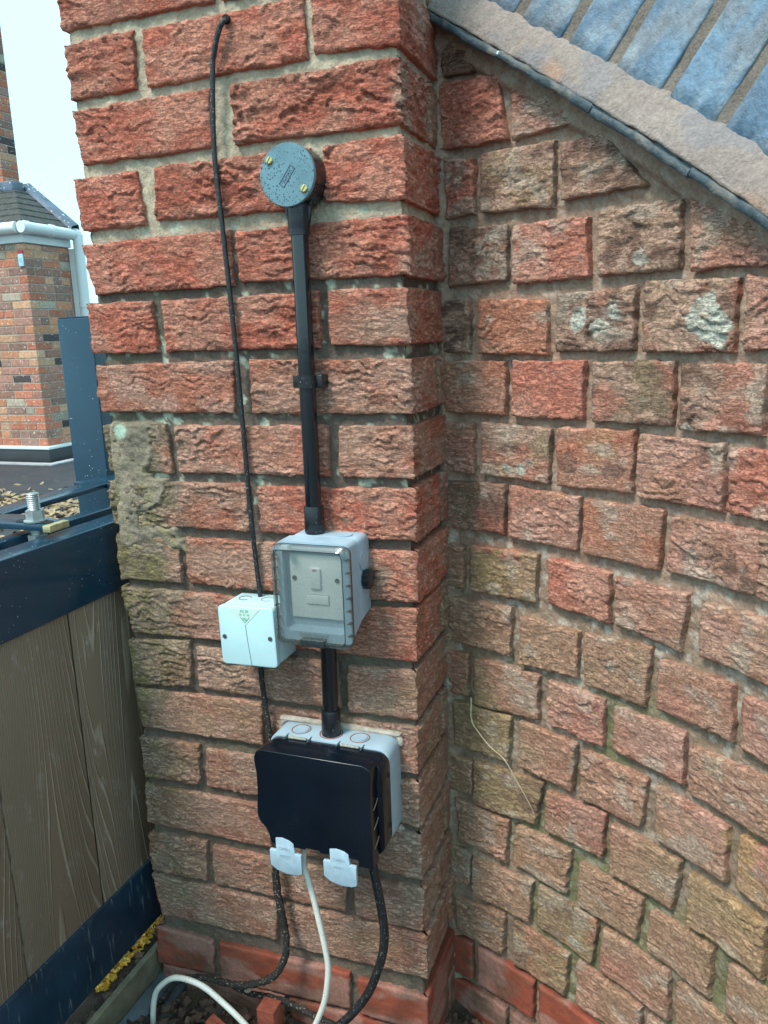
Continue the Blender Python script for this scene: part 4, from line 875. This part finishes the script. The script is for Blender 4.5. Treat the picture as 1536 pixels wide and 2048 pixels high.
# clear cover: an open shell that bulges forward
b = bmesh.new(); out = rrect(.2830, .3825, -.1295, -.0055, .009, 6); inn = rrect(.2890, .3765, -.1235, -.0105, .008, 6); n = len(out)
def bul(x, z, y): return y-.004*math.cos((z+.066)/.066*1.2)
ly = [[b.verts.new((x, -.0628, z)) for x, z in out], [b.verts.new((x, bul(x, z, -.070), z)) for x, z in out], [b.verts.new((x, bul(x, z, -.0742), z)) for x, z in inn]]
for k in range(2):
    for i in range(n): b.faces.new((ly[k][i], ly[k][(i+1) % n], ly[k+1][(i+1) % n], ly[k+1][i]))
b.faces.new(ly[2])
cv = fin(b, 'clear_cover', M_smoke, sp, smooth=False)
dk = mat('smoky_edge', (.03, .05, .055), .3, var=.2)
frame('cover_rim', rrect(.2828, .3827, -.1297, -.0053, .009), rrect(.2840, .3815, -.1285, -.0065, .008), -.0640, -.0626, -.0630, dk, sp, floor=False)
tube('cover_bead', [(x, bul(x, z, -.0745), z) for x, z in (lambda q: q+[q[0]])(rrect(.2890, .3765, -.1235, -.0105, .008, 3))], .00055, dk, sp, n=6, seg=2)
for k in range(7):
    z = -.020-.0155*k
    box('side_rib', .3778, .3826, -.0722, -.0640, z-.0004, z+.0004, dk, sp); box('side_rib', .2829, .2875, -.0722, -.0640, z-.0004, z+.0004, dk, sp)
box('cover_latch', .3180, .3500, -.0785, -.0690, -.1285, -.1190, mat('smoky_latch', (.025, .035, .04), .25, var=.4, nscale=300, bump=.001, bscale=300), sp, bev=.001)
text('lettering', 'British General', (.3365, -.0765, -.1135), .0062, mat('cover_emboss', (.10, .12, .12), .4), sp, ext=.0002)
for x in (.296, .3660): box('hinge_block', x, x+.0085, -.0700, -.0630, -.0135, -.0065, mat('clear_hinge', (.50, .60, .60), .2, var=.1), sp, bev=.0008)
cyl('knockout_disc', (.3560, -.019, -.0032), (.3560, -.019, -.0022), .0105, M_grey, sp, n=36)
cyl('knockout_disc', (.3797, -.019, -.0330), (.3812, -.019, -.0330), .0125, M_grey, sp, n=36)
kn = cyl('cable_plug', (.3799, -.017, -.0575), (.3900, -.017, -.0575), .0095, M_black, sp, n=24, rings=[(0, .0105), (.1, .0118), (.8, .0118), (1, .0095)])
for a in range(12):
    q_ = R(a*30); cyl('plug_ridge', (.3805, -.017+.0117*math.cos(q_), -.0575+.0117*math.sin(q_)), (.3885, -.017+.0117*math.cos(q_), -.0575+.0117*math.sin(q_)), .0009, M_black, kn, n=6)

# white junction box
wb = thing('white_junction_box', (.230, -.02, -.17), 'white square junction box with green triangular test sticker beside the grey switch', 'junction box')
def rotb(co, a=R(-1.2)):
    c = Vector((.231, 0, -.134)); d = co-c; return c+Vector((d.x*math.cos(a)+d.z*math.sin(a), d.y, -d.x*math.sin(a)+d.z*math.cos(a)))
rf = lambda co: rotb(co)
prism('body', rrect(.1925, .2700, -.1725, -.0960, .004), -.044, .003, M_white, wb, bev=.0006, fn=rf)
prism('lid', rrect(.1915, .2710, -.1735, -.0950, .0055), -.0535, -.0442, M_white, wb, bev=.0012, seg=3, fn=rf)
for x, z in ((.1985, -.1360), (.2640, -.1345)):
    p_ = rotb(Vector((x, -.0537, z))); s_ = cyl('lid_screw', p_, p_+Vector((0, -.0006, 0)), .0030, M_screw, wb, n=18); box('slot', p_.x-.0022, p_.x+.0022, p_.y-.0009, p_.y-.0005, p_.z-.0004, p_.z+.0004, M_line, s_)
prism('sticker', [(.2065, -.0975), (.2525, -.0970), (.2300, -.1195)], -.0539, -.0536, M_stick, wb, smooth=False, fn=rf)
tx = text('lettering', 'AS 2E', (.2295, -.0541, -.1005), .0050, M_text, wb, ext=.0001); text('lettering', '25  41  65', (.2295, -.0541, -.1052), .0036, M_text, wb, ext=.0001)
text('lettering', 'PVC', (.2297, -.0541, -.1098), .0028, M_text, wb, ext=.0001)
bm = bmesh.new()
for (a, c_) in (((.2235, -.1085), (.2300, -.1155)), ((.2365, -.1080), (.2300, -.1155)), ((.2262, -.1118), (.2335, -.1118))):
    d = Vector((c_[0]-a[0], 0, c_[1]-a[1])); nn = Vector((-d.z, 0, d.x)).normalized()*.00045
    vs = [bm.verts.new(Vector((p[0], -.0541, p[1]))+s*nn) for p, s in ((a, 1), (c_, 1), (c_, -1), (a, -1))]; bm.faces.new(vs)
fin(bm, 'printed_mark', M_text, wb)
tube('lid_score_line', [(.2300, -.0537, -.1195), (.2312, -.0537, -.136), (.2328, -.0537, -.152), (.2352, -.0537, -.1728)], .00032, M_line, wb, n=6)
for x, y in ((.211, -.018), (.243, -.016)):
    tube('knockout_ring', [(x+.0080*math.cos(R(a)), y+.0080*math.sin(R(a)), -.0957) for a in range(20, 330, 20)], .0004, mat('rusty_mark', (.25, .10, .07), .8), wb, n=6, seg=2)

# double socket
ds = thing('double_socket', (.328, -.03, -.40), 'outdoor double socket with glossy black cover and two pale latches', 'socket')
prism('back_box', rrect(.2465, .4125, -.402, -.2705, .014), -.041, .003, M_grey, ds, bev=.002)
# silicone bead round the box where it meets the brick
rr_ = rrect(.2440, .4150, -.404, -.268, .014, 3)
tube('silicone_bead', [(x, -.0015, z) for x, z in rr_[:14]], lambda t: .0042, M_sil, ds, n=8, seg=5, rough=.35, seed=4)
for x in (.283, .366):
    cyl('knockout_disc', (x, -.021, -.2712), (x, -.021, -.2692), .0098, M_grey, ds, n=36)
    tube('knockout_ring', [(x+.0125*math.cos(R(a)), -.021+.0125*math.sin(R(a)), -.2703) for a in range(0, 361, 20)], .0007, mat('rusty_mark'), ds, n=6, seg=2)
tube('knockout_ring', [(.3258+.0150*math.cos(R(a)), -.020+.0150*math.sin(R(a)), -.2703) for a in range(0, 361, 20)], .0008, mat('rusty_mark'), ds, n=6, seg=2)
frm = prism('cover_frame', rrect(.2475, .4140, -.400, -.2720, .016), -.0700, -.0412, M_blackg, ds, bev=.002)
for x in (.272, .345):
    for dx in (0, .033): 
        box('hinge_slot', x+dx-.0008, x+dx+.0008, -.050, -.036, -.2712, -.2701, M_line, ds)
    box('hinge_bar', x+.004, x+.029, -.046, -.042, -.2716, -.2692, mat('weathered_hinge', (.36, .38, .33), .5, var=.5, nscale=300), ds, bev=.0006)
lid = [(.262, -.2660), (.396, -.2660), (.402, -.2680), (.4065, -.2725), (.4075, -.280), (.4060, -.300), (.4060, -.345), (.4075, -.362), (.4075, -.401), (.3880, -.401), (.3880, -.392), (.3370, -.392), (.3370, -.389), (.3180, -.389), (.3180, -.3915), (.2700, -.393), (.2665, -.380), (.2620, -.3715), (.2550, -.3655), (.2515, -.358), (.2510, -.345), (.2525, -.325), (.2525, -.300), (.2505, -.285), (.2505, -.277), (.2540, -.2695)]
def lidy(co):
    return Vector((co.x, co.y-.004*math.cos((co.x-.329)/.08*1.3)-.003*sm(-.30, -.38, np.array(co.z)).item(), co.z))
prism('hinged_cover', [(x, z) for x, z in lid][::-1], -.0905, -.0702, M_blackg, ds, bev=.0050, seg=5, fn=lidy)
for k in range(3):
    z = -.318-.026*k; tube('moulded_seam', [(.4074, -.072, z), (.4078, -.080, z-.004), (.4072, -.087, z-.008)], .0006, mat('dusty_seam', (.28, .2, .13), .8), ds, n=6)
for x in (.2895, .3640):
    o_ = [(-.0130, .0190), (-.004, .0205), (.006, .0185), (.0120, .0150), (.0130, .0010), (.0215, .0000), (.0215, -.0260), (.0150, -.0290), (.000, -.0300), (-.0140, -.0265), (-.0225, -.0205), (-.0225, .0010), (-.0130, .0010)]
    t_ = prism('latch', [(x+a, -.4015+c_) for a, c_ in o_][::-1], -.0975, -.0925, M_tab, ds, bev=.0008)
    text('lettering', 'PRESS', (x-.001, -.0977, -.4065), .0056, mat('latch_emboss', (.33, .42, .48), .6), t_, ext=.0002); text('lettering', 'OPEN', (x-.001, -.0977, -.3960), .0056, mat('latch_emboss'), t_, ext=.0002)

# ------------------------------------------------------------ CABLES
tag(tube('cable', [(.2330, .004, .588), (.2328, -.007, .585), (.2255, -.0085, .575), (.2160, -.0065, .552), (.2125, -.006, .535), (.2070, -.006, .452), (.2105, -.006, .368), (.2155, -.006, .257), (.2190, -.006, .129), (.2210, -.006, .019), (.2270, -.007, -.088), (.2280, -.007, -.100)], .0031, M_cable, n=12, seg=10), 'thin black cable hanging from a drilled hole down to the white box', 'cable')
tag(tube('cable', [(.2250, -.009, -.165), (.2225, -.010, -.187), (.2240, -.010, -.237), (.2290, -.011, -.287), (.2310, -.010, -.34), (.2300, -.012, -.40), (.2300, -.015, -.454), (.2250, -.015, -.51), (.2310, -.018, -.555), (.2370, -.020, -.59), (.2400, -.028, -.620), (.2270, -.036, -.650), (.2020, -.040, -.668), (.1700, -.040, -.682), (.1340, -.040, -.686), (.100, -.038, -.690), (.055, -.036, -.712), (.03, -.05, -.745)], lambda t: .0036+.0016*sm(.1, .25, np.array(t)).item()-.0006*sm(.6, .9, np.array(t)).item(), M_cabled, n=12, seg=9, rough=.35), 'dirt caked black cable running from the white box behind the socket to the soil', 'cable')
tag(tube('cable', [(.2990, -.060, -.395), (.3000, -.070, -.432), (.3040, -.071, -.450), (.3100, -.070, -.477), (.3180, -.070, -.520), (.3245, -.070, -.560), (.3260, -.070, -.590), (.3185, -.070, -.637), (.3020, -.071, -.682), (.285, -.075, -.720), (.262, -.085, -.740), (.238, -.095, -.722), (.2120, -.099, -.684), (.1760, -.100, -.654), (.1430, -.100, -.636), (.1030, -.100, -.636), (.0740, -.100, -.660), (.0620, -.100, -.686), (.0540, -.098, -.730), (.050, -.095, -.76)], .0040, M_wcable, n=14, seg=9), 'white cable dropping from the left latch and looping over the rubble', 'cable')
tag(tube('cable', [(.3800, -.035, -.385), (.3830, -.042, -.405), (.3860, -.045, -.430), (.3900, -.046, -.455), (.3960, -.046, -.495), (.3990, -.046, -.530), (.3960, -.046, -.560), (.3880, -.046, -.590), (.3750, -.048, -.625), (.3570, -.050, -.656), (.3300, -.053, -.690), (.300, -.06, -.72), (.27, -.07, -.75)], .0060, M_cable, n=16, seg=9), 'thick black cable curving down from the right end of the socket', 'cable')
tag(tube('cable', [(.145, -.022, -.706), (.175, -.024, -.709), (.205, -.026, -.704), (.235, -.028, -.702), (.265, -.030, -.706), (.295, -.032, -.711), (.33, -.034, -.716), (.36, -.036, -.725), (.39, -.04, -.745)], .0042, M_cabled, n=12, seg=8, rough=.4, seed=3), 'muddy black cable lying along the foot of the pier', 'cable')
tag(tube('cable', [(.035, -.06, -.735), (.045, -.09, -.722), (.050, -.12, -.715), (.045, -.16, -.712), (.030, -.20, -.72), (.01, -.25, -.74)], .0030, M_cabled, n=10, seg=8, rough=.3, seed=8), 'thin dark cable curving beside the gate edging at the foot of the loop', 'cable')
gl = thing('cable_gland', (.385, -.04, -.40), 'small dirty black gland where the thick cable enters the socket', 'cable gland')
cyl('gland_body', (.3835, -.040, -.398), (.3850, -.044, -.418), .0090, M_cabled, gl, n=12, rings=[(0, .009), (.35, .0088), (.4, .0078), (1, .0070)])
tube('gland_clip', [(.3935, -.045, -.402), (.3965, -.05, -.400), (.3975, -.05, -.405), (.394, -.048, -.409)], .0012, M_screw, gl, n=8)

# ------------------------------------------------------------ GATE
gt = thing('metal_gate', (-.05, -.3, -.69), 'navy steel framed gate filled with embossed brown composite boards', 'gate')
box('top_rail', -.072, -.030, -1.2, .16, -.120, -.018, M_navy, gt, bev=.0025)
box('rear_rail', -.128, -.104, -1.2, .16, -.060, -.018, M_navy, gt, bev=.002)
box('bottom_rail', -.075, -.030, -1.2, .16, -.682, -.572, M_navy2, gt, bev=.0025)
for k in range(-1, 7):
    y0 = -.070-.15*k; box('board', -.052, -.0345, y0-.1485+.15, y0+.1485, -.575, -.117, M_wood, gt, bev=.0012, seg=2) if False else box('board', -.052, -.0345+.0004*(k % 2), y0-.1488, y0-.0012, -.575, -.117, M_wood, gt, bev=.0015, seg=2)
box('board', -.052, -.0345, -.0688, .0788, -.575, -.117, M_wood, gt, bev=.0015, seg=2)
# adjuster: bar, slotted plate, bolt and nuts
ab = thing('gate_stay', (-.2, .1, -.005), 'flat navy steel stay bar bolted above the gate and running to the post', 'gate stay')
b_ = boxbm(-.0225, .0225, -.42, .0, -.0085, .0, .001, 2)
bmesh.ops.rotate(b_, cent=(0, 0, 0), matrix=Matrix.Rotation(R(3.5), 3, 'Z'), verts=b_.verts); bmesh.ops.translate(b_, vec=(-.2150, .242, .0), verts=b_.verts); fin(b_, 'stay_bar', M_navy, ab, smooth=True)
box('stay_end', -.262, -.175, .225, .300, -.0095, -.001, M_navy, ab, bev=.001)
pl = prism('slotted_plate', [(-.180, -.020), (-.130, -.014), (-.052, -.036), (-.048, -.071), (-.135, -.070), (-.24, -.070), (-.26, -.03)], 0, .008, M_navy, ab, bev=.0008, fn=lambda c: Vector((c.x, c.z, .0-c.y)))
prism('plate_end', [(-.056, -.034), (-.0440, -.037), (-.0440, -.073), (-.056, -.074)], 0, .0092, M_yzinc, ab, bev=.0008, fn=lambda c: Vector((c.x, c.z, .0006-c.y)))
prism('plate_slot', rrect(-.118, -.058, -.062, -.044, .0088), 0, .0006, mat('slot_dark', (.01, .012, .015), .8), ab, fn=lambda c: Vector((c.x, c.z, .0010-c.y)))
bo = thing('bolt', (-.086, -.053, -.01), 'galvanised threaded bolt with nut and washer standing through the gate plate', 'bolt')
cyl('washer', (-.086, -.053, .0012), (-.086, -.053, .0032), .0155, M_steel, bo, n=28); cyl('nut', (-.086, -.053, .0033), (-.086, -.053, .0165), .0125, M_steel, bo, n=6, bev=.0008)
rings = []
for k in range(9): rings += [(k/9, .0072), ((k+.5)/9, .0084)]
rings += [(1, .0074)]
cyl('threaded_shank', (-.086, -.053, .0165), (-.086, -.053, .0400), .008, M_steel, bo, n=24, rings=rings)
cyl('shank', (-.086, -.053, -.0095), (-.086, -.053, -.05), .008, M_steel, bo, n=18); cyl('nut', (-.086, -.053, -.017), (-.086, -.053, -.028), .0130, M_steel, bo, n=6, bev=.0008); cyl('washer', (-.086, -.053, -.0285), (-.086, -.053, -.0305), .0165, M_steel, bo, n=28)
gp = thing('gate_post', (-.288, .335, -.86), 'plain navy square steel gate post behind the pier', 'gate post')
box('post_shaft', -.324, -.250, .300, .372, -.86, .281, M_navy, gp, bev=.002); box('post_cap', -.3225, -.2515, .3015, .3705, .2812, .2835, M_navy, gp, bev=.001)
# edging strip and sheet beside the pier
eg = tag(fin(boxbm(-.020, -.010, -.75, .02, -.80, -.704, .0015, 2), 'edging_board', M_edge), 'narrow olive edging board between the gate and the rubble', 'edging')
tag(fin(boxbm(-.0085, .045, -.60, .015, -.790, -.746, .004, 2), 'grey_sheet', M_slab), 'strip of wet blue grey sheet beside the olive edging', 'sheet')

# ------------------------------------------------------------ DEBRIS
def rock(name, c, s, mt, seed, label, cat, group=None, blocky=False):
    bm = bmesh.new()
    if blocky: bmesh.ops.create_cube(bm, size=2); bmesh.ops.subdivide_edges(bm, edges=bm.edges[:], cuts=3, use_grid_fill=True)
    else: bmesh.ops.create_icosphere(bm, subdivisions=3, radius=1)
    rd = random.Random(seed); rot = Matrix.Rotation(rd.random()*6, 3, 'Z') @ Matrix.Rotation((rd.random()-.5)*.8, 3, 'X')
    for v in bm.verts:
        p = v.co; n1 = float(fbm(np.array(p.x*1.3+seed), np.array(p.y*1.3+p.z*1.7), seed, 3))-.5
        v.co = rot @ Vector((p.x*s[0]*(1+.5*n1), p.y*s[1]*(1+.5*n1), p.z*s[2]*(1+.6*n1)))+Vector(c)
    o = fin(bm, name, mt, smooth=not blocky); return tag(o, label, cat, group)
rock('brick_fragment', (.075, -.150, -.722), (.020, .015, .012), M_frag, 2, 'largest orange red brick fragment, under the arch of the white cable', 'brick fragment', blocky=True)
rock('brick_fragment', (.142, -.130, -.716), (.010, .008, .006), M_frag, 7, 'small bright orange brick chip under the descending white cable', 'brick fragment')
rock('brick_fragment', (.158, -.085, -.722), (.022, .008, .010), M_frag, 9, 'long red brick sliver leaning behind the white cable', 'brick fragment', blocky=True)
o_ = box('brick_fragment', .204, .232, -.060, -.035, -.79, -.694, M_frag, None, bev=.002); tag(o_, 'upright slice of red brick standing against the foot of the pier', 'brick fragment')
rock('stone', (.110, -.140, -.718), (.017, .012, .013), M_stone, 12, 'rounded dark brown stone in the middle of the rubble heap', 'stone')
rock('stone', (.118, -.180, -.712), (.015, .013, .014), M_stone, 14, 'egg shaped reddish brown stone at the bottom edge of the rubble', 'stone')
rock('stone', (.190, -.080, -.728), (.008, .007, .016), mat('grey_stone', (.20, .19, .17), .9, var=.3, nscale=80, bump=.002), 15, 'small grey stone beside the upright brick slice', 'stone')
rock('stone', (.178, -.034, -.690), (.006, .006, .007), mat('pale_clod', (.34, .25, .19), .9, var=.3, nscale=90, bump=.002), 17, 'small pale clod resting on the muddy cable at the pier foot', 'stone')
# small rubble and crumbs, far too many to count
rd = random.Random(3); bm = bmesh.new()
for i in range(1500):
    x = rd.uniform(-.03, .40); y = rd.uniform(-.32, -.01)
    if i > 900: x = rd.uniform(.44, .60); y = rd.uniform(-.15, .12)
    if i > 1440: x = rd.uniform(-.03, -.02); y = rd.uniform(-.4, .05)
    z = float(soilz(np.array(x), np.array(y))); r_ = rd.choice((.002, .003, .003, .005, .007))
    q = Matrix.Rotation(rd.random()*6, 3, 'Z') @ Matrix.Rotation(rd.random()*3, 3, 'X'); P8 = [Vector((a, b2, c_))*r_*rd.uniform(.6, 1.2) for a in (-1, 1) for b2 in (-1, 1) for c_ in (-.7, .7)]
    v8 = [bm.verts.new(q @ p+Vector((x, y, z+r_*.3))) for p in P8]
    for f in ((0, 1, 3, 2), (4, 6, 7, 5), (0, 4, 5, 1), (2, 3, 7, 6), (0, 2, 6, 4), (1, 5, 7, 3)): bm.faces.new([v8[k] for k in f])
tag(fin(bm, 'rubble_crumbs', mat('crumbs', (.12, .075, .055), .95, var=.6, nscale=90)), kind='stuff')
def leaves(name, n, area, zf, sizes, mt, seed):
    rd = random.Random(seed); bm = bmesh.new()
    for i in range(n):
        x, y = area(rd); z = zf(x, y); s_ = rd.uniform(*sizes); q = Matrix.Rotation(rd.random()*6.3, 3, 'Z') @ Matrix.Rotation(rd.uniform(-.7, .7), 3, 'X') @ Matrix.Rotation(rd.uniform(-.5, .5), 3, 'Y')
        P6 = [(-1, 0, 0), (-.4, .38, .12), (.45, .34, .1), (1, 0, .05), (.4, -.36, .14), (-.45, -.36, .1)]; c0 = bm.verts.new(q @ Vector((0, 0, -.02*s_))+Vector((x, y, z+.004)))
        vs = [bm.verts.new(q @ Vector((a*s_, b_*s_, c_*s_))+Vector((x, y, z+.004))) for a, b_, c_ in P6]
        for k in range(6): bm.faces.new((c0, vs[k], vs[(k+1) % 6]))
    return tag(fin(bm, name, mt), kind='stuff')
M_leafg = mat('sun_tinted_leaves', (.95, .56, .09), .5, var=.5, nscale=130)  # warm sunlight beyond the gate is put into this leaf colour
M_leafb = mat('tan_leaves', (.34, .24, .14), .7, var=.5, nscale=30)
M_leafd = mat('dark_dead_leaves', (.05, .035, .028), .7, var=.5, nscale=60)
sz = lambda x, y: float(soilz(np.array(x), np.array(y)))
leaves('sun_tinted_leaf_litter', 6500, lambda r_: (r_.uniform(-.30, -.040), -.085+abs(r_.gauss(0, .16))), sz, (.003, .008), M_leafg, 1)
leaves('tan_leaf_litter', 1700, lambda r_: (r_.uniform(-4.6, -2.2), 3.3+r_.gauss(0, .30)), lambda x, y: -.86, (.02, .05), M_leafb, 2)
leaves('dead_leaf_litter', 260, lambda r_: (r_.uniform(.02, .24), r_.uniform(-.30, -.03)), sz, (.006, .014), M_leafd, 3)
leaves('dead_leaf_litter', 160, lambda r_: (r_.uniform(.44, .60), r_.uniform(-.1, .12)), sz, (.005, .012), M_leafd, 4)

# ------------------------------------------------------------ HOUSE
XC, YC, YB = -5.007, 5.262, 5.86
hs = thing('house', (-5.6, 5.6, -.86), 'old house bay of mixed orange and dark bricks with white gutter beyond the gate', 'house')
box('wall_core', -9.0, XC+0.0, YC, YB, -.86, 1.17, M_hmort, hs)
hp = [((.40, .15, .095), 5), ((.46, .21, .12), 3), ((.47, .27, .17), 1.2), ((.33, .17, .13), 4), ((.26, .155, .125), 2.5), ((.075, .06, .06), 1.2), ((.34, .28, .22), 1.2)]
rd = random.Random(21)
def hcol():
    t = rd.random()*sum(w for _, w in hp)
    for c, w in hp:
        t -= w
        if t <= 0: break
    k = rd.uniform(.95, 1.35); return tuple(v*k for v in c)
cache = {}
def hb(x0, x1, y0, y1, z0, z1):
    o = fin(boxbm(x0, x1, y0, y1, z0, z1, .004, 1), 'brick', M_hbrick, hs, tone=hcol()); return o
z = -.70; k = 0
while z < 1.15:
    # front face: stretchers and headers running left from the corner
    x = XC+.004-(0 if k % 2 else 0); w_first = .215 if k % 2 else .10; zt = min(z+.066, 1.165)
    x1 = XC+.004; hb(x1-w_first, x1, YC-.004, YC+(.10 if k % 2 else .215), z, zt)
    xx = x1-w_first-.010
    while xx > -6.3:
        w = .215 if rd.random() < .7 else .1025; hb(xx-w, xx, YC-.004+rd.uniform(-.0015, .0015), YC+.03, z+rd.uniform(-.001, .001), zt); xx -= w+.010
    yy = YC+(.11 if k % 2 else .225)
    while yy < YB-.02:
        w = min(.215 if rd.random() < .7 else .1025, YB-yy); hb(XC-.03, XC+.004+rd.uniform(-.0015, .0015), yy, yy+w, z, zt); yy += w+.010
    z += .0757; k += 1
# plinth flashing and white trim
box('plinth_board', -9, XC+.045, YC-.045, YB, -.86, -.735, mat('dark_plinth', (.035, .04, .045), .5), hs, bev=.006); box('white_trim', -9, XC+.055, YC-.055, YB, -.7345, -.706, M_upvc, hs, bev=.006)
box('kerb_line', -9, XC+.20, YC-.20, YC-.10, -.8615, -.850, mat('pale_kerb', (.38, .38, .40), .7, var=.3, nscale=12), hs)
box('kerb_line', XC+.10, XC+.20, YC-.0995, YB, -.8615, -.850, mat('pale_kerb'), hs)
# fascia and gutter
box('fascia', -9, XC+.030, YC-.030, YB, 1.172, 1.30, M_upvc, hs, bev=.003)
gut = tube('gutter', [(-9, YC-.085, 1.300), (-7, YC-.085, 1.298), (XC+.03, YC-.085, 1.295)], .052, M_upvc, hs, n=14, seg=2)
tube('gutter', [(XC+.085, YC-.10, 1.295), (XC+.085, YC+.3, 1.295), (XC+.085, YB+.02, 1.290)], .052, M_upvc, hs, n=14, seg=2)
for y in (YC-.07, YC+.25, YB-.02): cyl('gutter_joint', (XC+.085, y, 1.295), (XC+.085, y+.06, 1.295), .058, M_upvc, hs, n=14)
cyl('downpipe', (XC+.105, YB+.02, 1.29), (XC+.105, YB+.02, -.86), .050, M_upvc, hs, n=18); box('downpipe_backing', XC+.01, XC+.07, YB-.02, YB+.06, -.86, 1.16, M_upvc, hs)
cyl('pipe_bracket', (XC+.105, YB+.02, .64), (XC+.105, YB+.02, .60), .056, M_upvc, hs, n=18)
# roof deck and courses of tiles with a hip at the corner
ex, ey, ez = XC+.09, YC-.09, 1.335; PIT = .80; TOP = .50
rf_ = thing_roof = None
bm = bmesh.new()
P_ = [(-9, ey, ez-.03), (ex, ey, ez-.03), (ex, YB+.03, ez-.03), (ex-TOP, YB+.03, ez-.03+TOP*PIT), (ex-TOP, ey+TOP, ez-.03+TOP*PIT), (-9, ey+TOP, ez-.03+TOP*PIT)]
vs = [bm.verts.new(p) for p in P_]; bm.faces.new((vs[0], vs[1], vs[4], vs[5])); bm.faces.new((vs[1], vs[2], vs[3], vs[4])); bm.faces.new((vs[2], vs[3], vs[4])) if False else None
roof = fin(bm, 'roof', M_rooft, hs)
G_ = .085
for c in range(6):
    d0 = c*G_; d1 = d0+.13
    if d0 > TOP-.02: break
    n_ = 0; y = ey+d0+(.08 if c % 2 else 0)-.0
    yy = ey+d0
    while yy < YB+.02:
        w = .16 if not (yy == ey+d0 and c % 2) else .09; y1 = min(yy+w, YB+.035)
        b = boxbm(-.065, .065, 0, y1-yy-.004, 0, .014); an = math.atan(PIT)
        for v in b.verts:
            lx = v.co.x; v.co = Vector((ex-d0-.055*1-lx*1.0*math.cos(an)*1.0, yy+v.co.y, ez+(d0+.055+lx*math.cos(an))*PIT-.010+v.co.z+.012*(.065-lx)/.13+rd.uniform(-.001, .001)))
            if v.co.y < ey+d0+.05+lx*.6: v.co.y = max(v.co.y, ey+(ex-v.co.x))
        fin(b, 'tile', M_rooft, roof); yy = y1
    xx = ex-d0
    while xx > -6.2:
        w = .16; b = boxbm(0, w-.004, -.065, .065, 0, .014); an = math.atan(PIT)
        for v in b.verts:
            ly_ = v.co.y; v.co = Vector((xx-w+v.co.x, ey+d0+.055+ly_*math.cos(an), ez+(d0+.055+ly_*math.cos(an))*PIT-.010+v.co.z+.012*(.065-ly_)/.13))
            v.co.x = min(v.co.x, ex-(v.co.y-ey))
        fin(b, 'tile', M_rooft, roof); xx -= w
# lead verge down the far edge and lead apron under the upper wall
bm = bmesh.new(); an = math.atan(PIT)
pr_ = []
for t in np.linspace(-.03, TOP+.01, 12):
    px, pz = ex-t, ez+t*PIT
    pr_.append([(px, YB-.075, pz+.012), (px, YB-.065, pz+.05), (px, YB+.035, pz+.075), (px, YB+.05, pz+.0), (px, YB+.05, pz-.08)])
vv = [[bm.verts.new(p) for p in r_] for r_ in pr_]
for i in range(11):
    for k in range(4): bm.faces.new((vv[i][k], vv[i][k+1], vv[i+1][k+1], vv[i+1][k]))
fin(bm, 'lead_verge', M_lead, hs, smooth=True)
box('lead_apron', -9, ex-TOP+.03, ey+TOP-.05, ey+TOP+.10, ez+TOP*PIT-.03, ez+TOP*PIT+.065, M_lead, hs, bev=.01)
# upper wall of the house
up0 = YB-.12
box('upper_wall_core', -9, -5.602, up0, up0+.215, 1.70, 4.6, M_hmort, hs)
z = 1.80; k = 0
while z < 4.5:
    xx = -5.598
    while xx > -6.3:
        w = (.1025 if k % 2 else .215) if xx == -5.598 else .215; hb(xx-w, xx, up0-.004, up0+(.05 if xx != -5.598 else (.213 if k % 2 else .10)), z, z+.066); xx -= w+.010
    if not k % 2: hb(-5.63, -5.598, up0+.11, up0+.213, z, z+.066)
    z += .0757; k += 1
# small sign on the corner of the bay
sg = thing('small_sign', (XC-.02, YC-.01, 1.03), 'small pale blue plate with red top fixed high on the house corner', 'sign')
box('sign_plate', XC-.065, XC-.008, YC-.018, YC-.006, .965, 1.075, mat('pale_plate', (.45, .68, .78), .5), sg, bev=.002); box('sign_top', XC-.066, XC-.007, YC-.019, YC-.006, 1.0755, 1.105, M_red, sg, bev=.002)
text('lettering', 'G', (XC-.036, YC-.0185, 1.015), .05, M_text, sg, ext=.0005)
for o in S.objects:
    g = {'brick fragment': 'broken brick pieces at the foot of the pier', 'stone': 'loose stones at the foot of the pier', 'cable': 'cables on the pier', 'conduit': 'black conduits on the pier'}.get(o.get('category'))
    if g: o['group'] = g
bpy.context.view_layer.update()
